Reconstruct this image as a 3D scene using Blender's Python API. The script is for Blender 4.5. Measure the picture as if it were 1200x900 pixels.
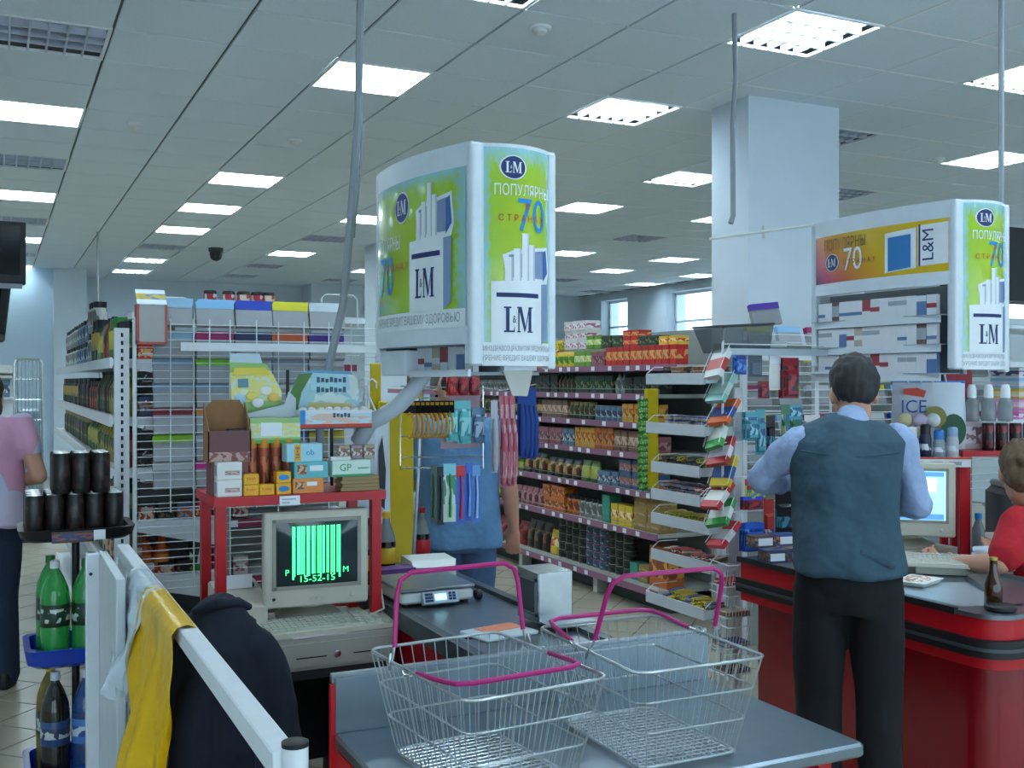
import bpy, bmesh, math, random
from mathutils import Vector, Matrix, noise as mnoise
for _o in list(bpy.data.objects): bpy.data.objects.remove(_o)
SC = bpy.context.scene
COL = SC.collection
R = math.radians

# ---------------------------------------------------------------- camera
CAM_H = 1.58
cam = bpy.data.objects.new('camera', bpy.data.cameras.new('camera'))
COL.objects.link(cam)
cam.data.sensor_width = 36.0
cam.data.lens = 1245.0 / 1200.0 * 36.0
cam.data.clip_start = 0.05
cam.data.clip_end = 200
cam.location = (0, 0, CAM_H)
cam.rotation_euler = (R(90 - 0.15), 0, R(-25.957))
SC.camera = cam

# ---------------------------------------------------------------- world: pale overcast daylight outside
W = bpy.data.worlds.new('daylight'); SC.world = W; W.use_nodes = True
_bg = W.node_tree.nodes['Background']
_bg.inputs[0].default_value = (0.62, 0.84, 1.0, 1)
_bg.inputs[1].default_value = 1.65
# ---------------------------------------------------------------- exposure
SC.view_settings.view_transform = 'Standard'
SC.view_settings.look = 'None'
SC.view_settings.gamma = 1
SC.view_settings.use_curve_mapping = False
SC.view_settings.exposure = 0.9
LAMP = 14.5                      # radiance of the ceiling lamps
LAMP_COL = (0.74, 0.91, 1.0)

# ---------------------------------------------------------------- helpers
def lin(c):
    return tuple((x / 12.92 if x <= 0.04045 else ((x + 0.055) / 1.055) ** 2.4) for x in c)
def hx(h):
    return tuple(int(h[i:i + 2], 16) / 255 for i in (0, 2, 4))
_M = {}
def mat(name, col='808080', rough=0.5, metal=0.0, var=0.08, scale=14.0, bump=0.0, trans=0.0, emit=0.0, ior=1.45, coat=0.0, spec=0.5, alpha=1.0, bscale=None):
    if name in _M: return _M[name]
    c = lin(hx(col)) if isinstance(col, str) else col
    m = bpy.data.materials.new(name); m.use_nodes = True
    nt = m.node_tree; b = nt.nodes['Principled BSDF']
    tc = nt.nodes.new('ShaderNodeTexCoord')
    nz = nt.nodes.new('ShaderNodeTexNoise'); nz.inputs['Scale'].default_value = scale; nz.inputs['Detail'].default_value = 3
    nt.links.new(tc.outputs['Object'], nz.inputs['Vector'])
    mx = nt.nodes.new('ShaderNodeMix'); mx.data_type = 'RGBA'
    mx.inputs[6].default_value = tuple(max(0, x * (1 - var)) for x in c) + (1,)
    mx.inputs[7].default_value = tuple(min(1, x * (1 + var)) for x in c) + (1,)
    nt.links.new(nz.outputs['Fac'], mx.inputs[0])
    nt.links.new(mx.outputs[2], b.inputs['Base Color'])
    b.inputs['Roughness'].default_value = rough; b.inputs['Metallic'].default_value = metal
    b.inputs['Transmission Weight'].default_value = trans; b.inputs['IOR'].default_value = ior
    b.inputs['Coat Weight'].default_value = coat; b.inputs['Specular IOR Level'].default_value = spec
    b.inputs['Alpha'].default_value = alpha
    if emit:
        b.inputs['Emission Strength'].default_value = emit
        b.inputs['Emission Color'].default_value = tuple(c) + (1,)
    if bump:
        n2 = nt.nodes.new('ShaderNodeTexNoise'); n2.inputs['Scale'].default_value = bscale or scale * 4
        nt.links.new(tc.outputs['Object'], n2.inputs['Vector'])
        bp = nt.nodes.new('ShaderNodeBump'); bp.inputs['Strength'].default_value = bump; bp.inputs['Distance'].default_value = 0.02
        nt.links.new(n2.outputs['Fac'], bp.inputs['Height']); nt.links.new(bp.outputs['Normal'], b.inputs['Normal'])
    _M[name] = m
    return m
def pack(name, base, band, accent, lo=0.25, hi=0.65, rough=0.35, sc=5.0, amount=0.45, axis=2):
    """printed packaging: a ground colour, a label band, blotches of a third colour inside the band"""
    if name in _M: return _M[name]
    base, band, accent = (lin(hx(x)) + (1,) for x in (base, band, accent))
    m = bpy.data.materials.new(name); m.use_nodes = True
    nt = m.node_tree; b = nt.nodes['Principled BSDF']
    tc = nt.nodes.new('ShaderNodeTexCoord'); sp = nt.nodes.new('ShaderNodeSeparateXYZ')
    nt.links.new(tc.outputs['Generated'], sp.inputs[0])
    cr = nt.nodes.new('ShaderNodeValToRGB'); cr.color_ramp.interpolation = 'CONSTANT'
    e = cr.color_ramp.elements; e[0].position = 0; e[0].color = (0, 0, 0, 1); e[1].position = lo; e[1].color = (1, 1, 1, 1)
    k = e.new(hi); k.color = (0, 0, 0, 1)
    nt.links.new(sp.outputs[axis], cr.inputs[0])
    vz = nt.nodes.new('ShaderNodeTexVoronoi'); vz.inputs['Scale'].default_value = sc
    nt.links.new(tc.outputs['Generated'], vz.inputs['Vector'])
    lt = nt.nodes.new('ShaderNodeMath'); lt.operation = 'LESS_THAN'; lt.inputs[1].default_value = amount
    s2 = nt.nodes.new('ShaderNodeSeparateColor'); nt.links.new(vz.outputs['Color'], s2.inputs[0]); nt.links.new(s2.outputs[0], lt.inputs[0])
    m1 = nt.nodes.new('ShaderNodeMix'); m1.data_type = 'RGBA'; m1.inputs[6].default_value = band; m1.inputs[7].default_value = accent
    nt.links.new(lt.outputs[0], m1.inputs[0])
    m2 = nt.nodes.new('ShaderNodeMix'); m2.data_type = 'RGBA'; m2.inputs[6].default_value = base
    nt.links.new(m1.outputs[2], m2.inputs[7]); nt.links.new(cr.outputs[0], m2.inputs[0])
    nt.links.new(m2.outputs[2], b.inputs['Base Color'])
    b.inputs['Roughness'].default_value = rough
    _M[name] = m
    return m

class MB:
    def __init__(s): s.v = []; s.f = []; s.m = []
    def add(s, vs, fs, mi=0, X=None):
        n = len(s.v)
        if X is not None: vs = [X @ Vector(p) for p in vs]
        s.v += [tuple(p) for p in vs]; s.f += [tuple(i + n for i in f) for f in fs]; s.m += [mi] * len(fs)
        return s
    def box(s, x0, x1, y0, y1, z0, z1, mi=0, X=None):
        return s.add([(x0, y0, z0), (x1, y0, z0), (x1, y1, z0), (x0, y1, z0), (x0, y0, z1), (x1, y0, z1), (x1, y1, z1), (x0, y1, z1)],
                     [(0, 3, 2, 1), (4, 5, 6, 7), (0, 1, 5, 4), (1, 2, 6, 5), (2, 3, 7, 6), (3, 0, 4, 7)], mi, X)
    def cbox(s, c, d, mi=0, X=None):
        return s.box(c[0] - d[0] / 2, c[0] + d[0] / 2, c[1] - d[1] / 2, c[1] + d[1] / 2, c[2] - d[2] / 2, c[2] + d[2] / 2, mi, X)
    def rbox(s, x0, x1, y0, y1, z0, z1, r=0.01, n=3, mi=0, X=None):
        """box with rounded vertical edges and chamfered top and bottom"""
        def ring(inset, z):
            rr = max(r - inset, 0.0005); o = []
            for cx, cy, a0 in ((x1 - r, y1 - r, 0), (x0 + r, y1 - r, 90), (x0 + r, y0 + r, 180), (x1 - r, y0 + r, 270)):
                for k in range(n + 1):
                    a = R(a0 + 90 * k / n); o.append((cx + rr * math.cos(a), cy + rr * math.sin(a), z))
            return o
        c = min(r * 0.5, (z1 - z0) * 0.3)
        return s.rings([ring(c, z0), ring(0, z0 + c), ring(0, z1 - c), ring(c, z1)], mi, X)
    def rings(s, rs, mi=0, X=None, cap=True, closed=False):
        k = len(rs[0]); vs = [p for r in rs for p in r]; fs = []
        m = len(rs)
        for j in range(m if closed else m - 1):
            a = j * k; b = ((j + 1) % m) * k
            for i in range(k):
                i2 = (i + 1) % k; fs.append((a + i, a + i2, b + i2, b + i))
        if cap and not closed:
            fs.append(tuple(range(k - 1, -1, -1))); fs.append(tuple((m - 1) * k + i for i in range(k)))
        return s.add(vs, fs, mi, X)
    def lathe(s, prof, n=14, mi=0, c=(0, 0, 0), X=None):
        rs = [[(c[0] + r * math.cos(2 * math.pi * i / n), c[1] + r * math.sin(2 * math.pi * i / n), c[2] + z) for i in range(n)] for r, z in prof]
        return s.rings(rs, mi, X)
    def tube(s, pts, r, n=6, mi=0, closed=False, X=None):
        P = [Vector(p) for p in pts]; m = len(P); rs = []
        rad = r if isinstance(r, (list, tuple)) else [r] * m
        up = None
        for i in range(m):
            if closed: t = (P[(i + 1) % m] - P[i - 1])
            else: t = (P[min(i + 1, m - 1)] - P[max(i - 1, 0)])
            t = t.normalized() if t.length > 1e-9 else Vector((0, 0, 1))
            if up is None:
                up = Vector((0, 0, 1)) if abs(t.z) < 0.9 else Vector((0, 1, 0))
            a = t.cross(up)
            if a.length < 1e-6: a = t.orthogonal()
            a.normalize(); b = a.cross(t).normalized(); up = b
            rr = rad[i]
            if isinstance(rr, (int, float)): rr = (rr, rr)
            rs.append([P[i] + a * (rr[0] * math.cos(2 * math.pi * k / n)) + b * (rr[1] * math.sin(2 * math.pi * k / n)) for k in range(n)])
        return s.rings(rs, mi, X, closed=closed)
    def limb(s, pts, rad, n=12, X=None, mi=0):
        """tapered limb with rounded ends through the given joints"""
        P = [Vector(p) for p in pts]; rad = [(r, r) if isinstance(r, (int, float)) else r for r in rad]
        d0 = (P[0] - P[1]).normalized(); d1 = (P[-1] - P[-2]).normalized()
        def sc(r, k): return (r[0] * k, r[1] * k)
        Q = [P[0] + d0 * max(rad[0]) * 0.95, P[0] + d0 * max(rad[0]) * 0.7] + P + [P[-1] + d1 * max(rad[-1]) * 0.7, P[-1] + d1 * max(rad[-1]) * 0.95]
        q = [sc(rad[0], 0.25), sc(rad[0], 0.72)] + rad + [sc(rad[-1], 0.72), sc(rad[-1], 0.25)]
        return s.tube(Q, q, n, mi, X=X)
    def ell(s, c, r, n=14, m=9, X=None, mi=0):
        rs = []
        for j in range(m):
            t = math.pi * (j + 0.35) / (m - 0.3)
            rs.append([(c[0] + r[0] * math.sin(t) * math.cos(2 * math.pi * i / n), c[1] + r[1] * math.sin(t) * math.sin(2 * math.pi * i / n), c[2] - r[2] * math.cos(t)) for i in range(n)])
        return s.rings(rs, mi, X)
    def hloft(s, rs, n=20, mi=0, X=None, p=2.0):
        """horizontal super-ellipse sections (cx, cy, z, rx, ry)"""
        out = []
        for cx, cy, z, rx, ry in rs:
            o = []
            for i in range(n):
                a = 2 * math.pi * i / n; ca, sa = math.cos(a), math.sin(a)
                o.append((cx + rx * math.copysign(abs(ca) ** (2 / p), ca), cy + ry * math.copysign(abs(sa) ** (2 / p), sa), z))
            out.append(o)
        return s.rings(out, mi, X)
    def prism(s, poly, y0, y1, mi=0, X=None):
        """polygon in x,z pulled along y"""
        n = len(poly)
        return s.add([(x, y0, z) for x, z in poly] + [(x, y1, z) for x, z in poly],
                     [tuple(range(n)), tuple(range(2 * n - 1, n - 1, -1))] + [(i, n + i, n + (i + 1) % n, (i + 1) % n) for i in range(n)], mi, X)
    def mesh(s, name, mats, smooth=True, ang=38):
        me = bpy.data.meshes.new(name); me.from_pydata(s.v, [], s.f)
        for m in (mats if isinstance(mats, (list, tuple)) else [mats]): me.materials.append(m)
        if len(set(s.m)) > 1 or (s.m and s.m[0]): me.polygons.foreach_set('material_index', s.m)
        bm = bmesh.new(); bm.from_mesh(me); bmesh.ops.recalc_face_normals(bm, faces=bm.faces); bm.to_mesh(me); bm.free()
        if smooth:
            me.polygons.foreach_set('use_smooth', [True] * len(me.polygons)); me.set_sharp_from_angle(angle=R(ang))
        me.update()
        return me

def link(name, me, parent=None, loc=(0, 0, 0), rz=0.0, rot=None):
    o = bpy.data.objects.new(name, me); COL.objects.link(o)
    o.location = loc; o.rotation_euler = rot if rot else (0, 0, rz)
    if parent: o.parent = parent
    return o
def obj(name, mb, mats, parent=None, loc=(0, 0, 0), rz=0.0, rot=None, smooth=True, ang=38, label=None):
    o = link(name, mb.mesh(name, mats, smooth, ang), parent, loc, rz, rot)
    if label: o['label'] = label
    return o
def tag(o, label, cat, group=None):
    o['label'] = label; o['category'] = cat
    if group: o['group'] = group
    return o
def thing(name, label, cat, loc=(0, 0, 0), rz=0.0, group=None, rot=None):
    return tag(link(name, None, None, loc, rz, rot), label, cat, group)
def struct(name, mb, mats, parent=None, smooth=False):
    o = obj(name, mb, mats, parent, smooth=smooth)
    if not parent: o['kind'] = 'structure'
    return o
def dup(root, loc=None, rz=None, label=None, parent=None):
    r = root.copy(); COL.objects.link(r)
    if parent: r.parent = parent
    if loc is not None: r.location = loc
    if rz is not None: r.rotation_euler = (0, 0, rz)
    if label: r['label'] = label
    for ch in list(root.children): dup(ch, parent=r)
    return r
_T = {}
def text_geo(s, size=1.0, font_shear=0.0, sx=1.0):
    k = s
    if k not in _T:
        cu = bpy.data.curves.new('lettering', 'FONT'); cu.body = s; cu.size = 1; cu.align_x = 'CENTER'; cu.align_y = 'CENTER'; cu.resolution_u = 3
        o = bpy.data.objects.new('lettering', cu); COL.objects.link(o)
        dg = bpy.context.evaluated_depsgraph_get(); dg.update()
        me = bpy.data.meshes.new_from_object(o.evaluated_get(dg))
        _T[k] = ([tuple(v.co) for v in me.vertices], [tuple(p.vertices) for p in me.polygons])
        bpy.data.objects.remove(o); bpy.data.meshes.remove(me); bpy.data.curves.remove(cu)
    v, f = _T[k]
    return [((x + font_shear * y) * size * sx, y * size) for x, y, _ in v], f
def text_on(parent, s, size, fn, m, name='lettering', sx=1.0, shear=0.0, label=None):
    """flat print: lettering laid on a surface, fn maps print coordinates to a point"""
    v, f = text_geo(s, size, shear, sx)
    me = bpy.data.meshes.new(name); me.from_pydata([fn(x, y) for x, y in v], [], f); me.materials.append(m)
    o = link(name, me, parent)
    if label: o['label'] = label
    return o
# photograph frame geometry, only used to choose which repeats show largest
_C, _S = math.cos(R(25.957)), math.sin(R(25.957))
def to_px(x, y, z):
    xc = x * _C - y * _S; d = x * _S + y * _C
    if d < 0.3: return None
    return 600 + 1245 * xc / d, 446.7 - 1245 * (z - CAM_H) / d, d
rnd = random.Random(7)

# ---------------------------------------------------------------- common materials
M_white = mat('white enamel', 'd9dee2', 0.35)
M_offw = mat('off white plastic', 'd3d6d2', 0.45)
M_beige = mat('beige computer plastic', 'c9c6b6', 0.5)
M_black = mat('black plastic', '15161a', 0.45)
M_red = mat('red lacquered steel', 'b80f1c', 0.35)
M_steel = mat('brushed stainless steel', '9aa2a8', 0.32, 0.9, var=0.12, scale=30)
M_chrome = mat('chrome wire', 'c4c9cc', 0.22, 1.0)
M_wirew = mat('white coated wire', 'd6dcdf', 0.4)
M_grey = mat('grey plastic', '8b9298', 0.5)
M_dark = mat('dark grey metal', '3c4146', 0.5)
M_tagw = mat('white price paper', 'e4e9ee', 0.6)
# ================================================================ the setting
CEIL = CAM_H + 1.84
GX, GY, T = 0.559, 5.906, 0.6
XL, XR, YN, YF = -4.84, 11.6, -3.4, 20.3
M_wall = mat('painted white wall', 'c9d6de', 0.8, bump=0.05, scale=3)
M_tile = mat('mineral fibre ceiling tile', 'd8e4ea', 0.9, var=0.06, scale=60, bump=0.15, bscale=150)
M_tbar = mat('white ceiling grid metal', 'e3e6e6', 0.4)
M_tbard = mat('grid metal darkened as joint shade', '5c6464', 0.7)  # white grid metal coloured dark, shade of the recessed joints put into it
M_floor = mat('beige stoneware tile', '979180', 0.3, var=0.12, scale=5)
M_grout = mat('grey floor grout', '77746c', 0.8)
struct('floor', MB().box(XL, XR, YN, YF, -0.1, 0.0), M_grout)
FLOOR = bpy.data.objects['floor']
fm = MB().rbox(-0.146, 0.146, -0.146, 0.146, 0.0, 0.004, r=0.004, n=1).mesh('floor_tile', M_floor, False)
tiles = []
c45 = math.sqrt(0.5)
for a in range(-30, 90):
    for b in range(-70, 80):
        u, v = (a + 0.28) * 0.3, (b + 0.31) * 0.3
        x, y = (u - v) * c45, (u + v) * c45
        if not (XL + .25 < x < XR - .25 and YN + .25 < y < YF - .25): continue
        q = to_px(x, y, 0)
        vis = q and -60 < q[0] < 1260 and q[1] < 1000 and ((q[0] < 150 and q[1] > 560) or (570 < q[0] < 880 and 590 < q[1] < 830))
        tiles.append((0 if vis else 1, q[2] if q else 99, x, y))
tiles.sort()
rest = MB()
for k, (_, d, x, y) in enumerate(tiles):
    if k < 300: link('floor_tile', fm, FLOOR, (x, y, 0), R(45))
    else:
        s = 0.146 * math.sqrt(2)
        rest.add([(x - s, y, .004), (x, y - s, .004), (x + s, y, .004), (x, y + s, .004)], [(0, 1, 2, 3)])
o = obj('floor_tile_field', rest, M_floor, FLOOR, smooth=False); o['kind'] = 'stuff'

# ceiling: lay-in tiles with recessed joints, lamps in every third cell
OFF, LIT, OPAL, NONE = 0, 1, 2, 3
lamps = {}
for i in (-7, -4, -1, 2, 5, 8, 11, 14, 17):
    for j in range(-12, 24, 3): lamps[(i, j)] = OFF if (i * 7 + j * 5) % 4 == 0 else LIT
for k, v in {(-1, 0): OFF, (-1, 3): OPAL, (-1, 6): OFF, (-1, 9): OPAL, (-1, 12): OFF, (-1, 15): OPAL, (-1, 18): OFF,
             (2, -3): LIT, (2, 0): OPAL, (2, 3): NONE, (2, 6): OPAL, (2, 9): OPAL, (2, 12): OPAL, (2, 15): OFF, (2, 18): LIT, (2, 21): LIT,
             (5, -3): LIT, (5, 0): LIT, (5, 9): OPAL, (5, 12): OFF, (5, 15): OPAL, (5, 18): OFF, (5, 21): OFF,
             (8, -3): LIT, (8, 0): OFF, (8, 3): LIT, (8, 6): OPAL, (8, 21): OFF, (11, 0): LIT, (11, 3): OFF, (11, 9): OFF, (11, 12): LIT,
             (14, 12): LIT, (14, 15): LIT, (5, -6): LIT, (2, -6): LIT, (-1, -6): OFF, (-1, -3): LIT}.items(): lamps[k] = v
lamps = {k: v for k, v in lamps.items() if v != NONE}
tm = MB().rbox(-0.292, 0.292, -0.292, 0.292, 0, 0.014, r=0.003, n=1).mesh('ceiling_tile', M_tile, False)
cells = []; back = MB().box(XL, XR, YN, YF, CEIL + .1, CEIL + .25)
ni0, ni1 = int((XL - GX) / T) - 1, int((XR - GX) / T) + 1
nj0, nj1 = int((YN - GY) / T) - 1, int((YF - GY) / T) + 1
for i in range(ni0, ni1):
    for j in range(nj0, nj1):
        x, y = GX + (i + .5) * T, GY + (j + .5) * T
        if (i, j) not in lamps: back.add([(x - .3, y - .3, CEIL + .014), (x + .3, y - .3, CEIL + .014), (x + .3, y + .3, CEIL + .014), (x - .3, y + .3, CEIL + .014)], [(0, 1, 2, 3)])
        if not (XL < x - .3 and x + .3 < XR + .3 and YN < y - .3 and y + .3 < YF + .3) or (i, j) in lamps: continue
        q = to_px(x, y, CEIL)
        vis = q and -70 < q[0] < 1270 and -60 < q[1]
        cells.append((0 if vis else 1, q[2] if q else 99, x, y))
cells.sort()
struct('ceiling', back, M_tbard); CEILO = bpy.data.objects['ceiling']
rest = MB()
for k, (_, d, x, y) in enumerate(cells):
    if k < 300: link('ceiling_tile', tm, CEILO, (x, y, CEIL))
    else: rest.box(x - .292, x + .292, y - .292, y + .292, CEIL, CEIL + .014)
o = obj('ceiling_tile_field', rest, M_tile, CEILO, smooth=False); o['kind'] = 'stuff'
grid = MB()
for i in range(6, ni1): grid.box(GX + i * T - .009, GX + i * T + .009, YN, YF, CEIL - .002, CEIL + .012)
for j in range(nj0, nj1): grid.box(GX + 6 * T, XR, GY + j * T - .009, GY + j * T + .009, CEIL - .002, CEIL + .012)
obj('ceiling_grid', grid, M_tbar, CEILO, smooth=False)
# luminaires
M_lamp = mat('fluorescent light', LAMP_COL, 0.5, var=0, emit=LAMP)
M_tube = mat('fluorescent tube', LAMP_COL, 0.5, var=0, emit=LAMP * 2.0)
M_refl = mat('louvre aluminium', 'c2c8d4', 0.35, 0.4)
M_lhouse = mat('white lamp housing', 'dfe4e6', 0.4)
M_offdif = mat('unlit lamp tray', '9a9ab4', 0.35, 0.3)
frame = MB()
for a in (-1, 1):
    frame.box(-.297, .297, a * .297 - (.018 if a > 0 else 0), a * .297 + (.018 if a < 0 else 0), -.004, .012)
    frame.box(a * .297 - (.018 if a > 0 else 0), a * .297 + (.018 if a < 0 else 0), -.279, .279, -.004, .012)
f_me = frame.mesh('lamp_frame', M_lhouse, False)
lv = MB()
for k in range(1, 6): lv.box(-.279 + k * .093 - .005, -.279 + k * .093 + .005, -.279, .279, -.004, .045)
for k in range(1, 4): lv.box(-.279, .279, -.279 + k * .1395 - .006, -.279 + k * .1395 + .006, -.004, .045)
lv_me = lv.mesh('louvre', M_refl, False)
lp = MB().box(-.279, .279, -.279, .279, .0, .008)
op_me = lp.mesh('diffuser', M_lamp, False)
tu = MB()
for k in range(4): tu.box(-.27, .27, -.279 + .07 + k * .1395 - .02, -.279 + .07 + k * .1395 + .02, .05, .062)
tu_me = tu.mesh('lamp_tube', M_tube, False)
tray_me = MB().box(-.279, .279, -.279, .279, .065, .07).mesh('lamp_tray', M_lhouse, False)
trayo_me = MB().box(-.279, .279, -.279, .279, .045, .07).mesh('lamp_tray', M_offdif, False)
for (i, j), st in sorted(lamps.items()):
    x, y = GX + (i + .5) * T, GY + (j + .5) * T
    if not (XL + .3 < x < XR - .3 and YN + .3 < y < YF - .3): continue
    q = to_px(x, y, CEIL)
    inview = q and -80 < q[0] < 1280 and q[1] > -60
    if not inview and st == OFF: continue
    nm = {OFF: 'unlit louvred ceiling lamp', LIT: 'lit louvred ceiling lamp', OPAL: 'lit ceiling lamp glowing plain white'}[st]
    row = {-1: 'in the leftmost row', 2: 'in the row by the hanging pipe', 5: 'in the row behind the cigarette case', 8: 'in the row over the white column', 11: 'in the row right of the column', 14: 'in the row towards the windows'}.get(i, 'out of the picture')
    od = {-6: 'overhead', -3: 'nearest', 0: 'second', 3: 'third', 6: 'fourth', 9: 'fifth', 12: 'sixth', 15: 'seventh', 18: 'eighth', 21: 'farthest'}.get(j, 'far')
    t = thing('ceiling_light', f'{nm}, {od} {row}', 'ceiling light', (x, y, CEIL), 0, 'recessed ceiling lamps')
    link('lamp_frame', f_me, t)
    if st == OPAL: link('diffuser', op_me, t)
    else:
        link('louvre', lv_me, t)
        if st == LIT: link('lamp_tube', tu_me, t); link('lamp_tray', tray_me, t)
        else: link('lamp_tray', trayo_me, t)
# walls
w = MB().box(XL - .2, XR + .2, YF, YF + .2, 0, CEIL + .2)
struct('wall_far', w, M_wall)
w = MB().box(XL, 0.86, 18.9, YF, 0, CEIL + .01); struct('wall_far_left', w, mat('pale blue painted wall', 'b5cbd8', 0.8, scale=3))
struct('trim_1', MB().box(.86, 1.36, 18.75, YF, 0, CEIL + .01), M_wall)
struct('trim_2', MB().box(5.35, 6.35, 19.6, YF, 0, CEIL + .01), M_wall)
struct('wall_left', MB().box(XL - .2, XL, YN, YF, 0, CEIL + .2), M_wall)
# right wall with window openings
WZ0, WZ1 = 2.40, 3.28
wins = [(12.3, 13.8), (15.6, 17.05), (18.45, 19.5)]
wr = MB().box(XR, XR + .45, YN, YF, 0, WZ0).box(XR, XR + .45, YN, YF, WZ1, CEIL + .2)
prev = YN
for a, b in wins: wr.box(XR, XR + .45, prev, a, WZ0, WZ1); prev = b
wr.box(XR, XR + .45, prev, YF, WZ0, WZ1)
struct('wall_right', wr, M_wall)
M_glass = mat('window glass', 'f4fbff', 0.02, trans=1.0, ior=1.1)
for k, (a, b) in enumerate(wins):
    fr = MB(); X0, X1 = XR + .2, XR + .26
    fr.box(X0, X1, a, a + .05, WZ0, WZ1).box(X0, X1, b - .05, b, WZ0, WZ1).box(X0, X1, a, b, WZ0, WZ0 + .05).box(X0, X1, a, b, WZ1 - .05, WZ1).box(X0, X1, a, b, WZ0 + .3, WZ0 + .34)
    wo = struct(f'window_{k+1}', fr, mat('white window frame', 'e6ecf0', .4))
    obj('pane', MB().box(XR + .225, XR + .231, a + .04, b - .04, WZ0 + .04, WZ1 - .04), M_glass, wo, smooth=False)
# shop front behind the viewer: piers and a parapet round tall glazing
wn = MB().box(XL, XR, YN - .3, YN, 2.75, CEIL + .2)
for x in (XL, -2.6, 2.2, 6.9, XR - .4): wn.box(x, x + .4, YN - .3, YN, 0, 2.75)
struct('wall_near', wn, M_wall)
# column
struct('wall_column', MB().box(4.36, 5.12, 5.48, 5.87, 0, CEIL + .012), mat('white painted column', 'ccd6de', .7, scale=3))
struct('trim_3', MB().box(4.55, 5.1, 13.4, 13.95, 0, CEIL + .012), M_wall)
# detectors and other ceiling fittings
for u in ((2.55, 4.9, 'round white smoke detector above the hanging pipe'), (2.05, 8.0, 'small white smoke detector between the bright lamps'), (.9, 8.0, 'small white sprinkler rose at a tile corner'), (7.0, 6.35, 'white smoke detector right of the column')):
    s = thing('smoke_detector', u[2], 'smoke detector', (u[0], u[1], CEIL))
    obj('base', MB().lathe([(.055, 0), (.055, -.012), (.048, -.018)], 20), M_white, s)
    obj('sensor_head', MB().lathe([(.034, -.014), (.034, -.03), (.02, -.042), (.008, -.045)], 20), M_offw, s)
s = thing('dome_camera', 'black dome camera hanging under the ceiling tiles', 'security camera', (2.75, 15.0, CEIL))
obj('mount', MB().lathe([(.1, 0), (.1, -.05), (.08, -.06)], 16), M_dark, s); obj('dome', MB().lathe([(.085, -.05), (.085, -.1), (.07, -.15), (.03, -.175), (.005, -.18)], 16), M_black, s)
s = thing('bullet_camera', 'small black camera on a bracket by the far white pillar', 'security camera', (6.62, 19.6, 2.95))
obj('body', MB().tube([(-.1, -.3, -.02), (.0, 0, 0)], .06, 10), M_black, s); obj('bracket', MB().box(-.02, .02, 0, .7, -.02, .02), M_white, s)
# thin pipe hanging far left
tag(obj('suspension_rod', MB().tube([(1.17, 14.0, 1.3), (1.14, 14.0, 2.7), (1.14, 14.0, CEIL)], .012, 6), M_grey), 'thin grey rod hanging from the ceiling over the left shelves', 'rod')
# ================================================================ goods
def g_carton(m, w, d, h): return MB().rbox(-w / 2, w / 2, 0, d, 0, h, r=.003, n=1).mesh('carton', m, False)
def g_can(m, m2, r, h): return MB().lathe([(r * .92, 0), (r, .006), (r, h - .008), (r * .93, h - .003), (r * .9, h - .003)], 14, 0).lathe([(r * .9, h - .004), (r * .9, h)], 14, 1).mesh('can', [m, m2])
def g_jar(m, m2, r, h): return MB().lathe([(r * .85, 0), (r, .012), (r, h * .72), (r * .8, h * .82)], 14, 0).lathe([(r * .82, h * .8), (r * .84, h * .83), (r * .84, h), (r * .8, h)], 14, 1).mesh('jar', [m, m2])
def g_bottle(m, m2, r, h, ml=None):
    b = MB().lathe([(r * .8, 0), (r, .015), (r, h * .22)], 14, 0).lathe([(r * 1.01, h * .22), (r * 1.01, h * .52)], 14, 2).lathe([(r, h * .52), (r, h * .58), (r * .8, h * .7), (r * .36, h * .86), (r * .33, h * .93)], 14, 0)
    b.lathe([(r * .4, h * .92), (r * .4, h), (r * .3, h)], 12, 1)
    return b.mesh('bottle', [m, m2, ml or m])
def g_pouch(m, w, d, h):
    b = MB(); rs = []
    for t, dd, ww in ((0, .75, .92), (.06, 1, 1), (.45, .9, 1), (.8, .45, 1), (.93, .08, 1), (1, .06, 1)):
        o = []
        for k in range(16):
            a = 2 * math.pi * k / 16; ca, sa = math.cos(a), math.sin(a)
            o.append((w / 2 * ww * math.copysign(abs(ca) ** .5, ca), d / 2 + d / 2 * dd * math.copysign(abs(sa) ** .8, sa), h * t))
        rs.append(o)
    return b.rings(rs).mesh('pouch', m)
def good(name, me, label, cat, group, loc, rz): return tag(link(name, me, None, loc, rz), label, cat, group)

MP = {}
def P_(key, *a, **k):
    MP[key] = pack('print ' + key, *a, **k); return MP[key]
P_('red tea', 'c1221c', 'd8302a', 'd9a95a', .3, .75); P_('yellow tin', 'd9b42a', 'c9d14a', '5d8a2c', .2, .7); P_('yellow pack', 'e0bf2e', 'd44a2a', 'f0e6a0', .35, .7)
P_('green tea', '6f9a2e', 'b9d05a', 'e6e8b0', .3, .7); P_('dark green box', '24402c', '6f8f3a', '1c2a24', .3, .7); P_('white pink box', 'd9d3d6', 'c06a8a', 'e8e8ea', .25, .7)
P_('grey can', '8f9391', 'b9bdb8', '6d6f6a', .2, .8); P_('olive jar', '3b4a2c', '8f8a5c', '4a3a24', .3, .65); P_('brown box', '7d5b45', '9a6a52', 'c9b09a', .3, .7)
P_('rose box', '96565c', 'b98086', '6d3a40', .25, .7); P_('blue white can', '5b7a92', 'c9d3d8', '36506c', .25, .7); P_('orange box', 'c4662a', 'd99a3a', '8f3a1e', .25, .75)
P_('yellow orange carton', 'd79a2c', 'e6c24a', 'b2571f', .3, .75); P_('black gold pack', '1f1a16', 'a8842e', '4a1f1a', .25, .75); P_('green pack', '4d6b32', '93a95c', 'c2b24a', .2, .75)
P_('blue cereal', '3f5c80', '8fa3b5', 'b25a3c', .25, .75); P_('kraft carton', 'a0834f', '9c7d49', 'b8a070', .4, .6, 2.0); P_('teal carton', '2e8f7a', '3aa58c', '2e8f7a', .3, .5)
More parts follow.
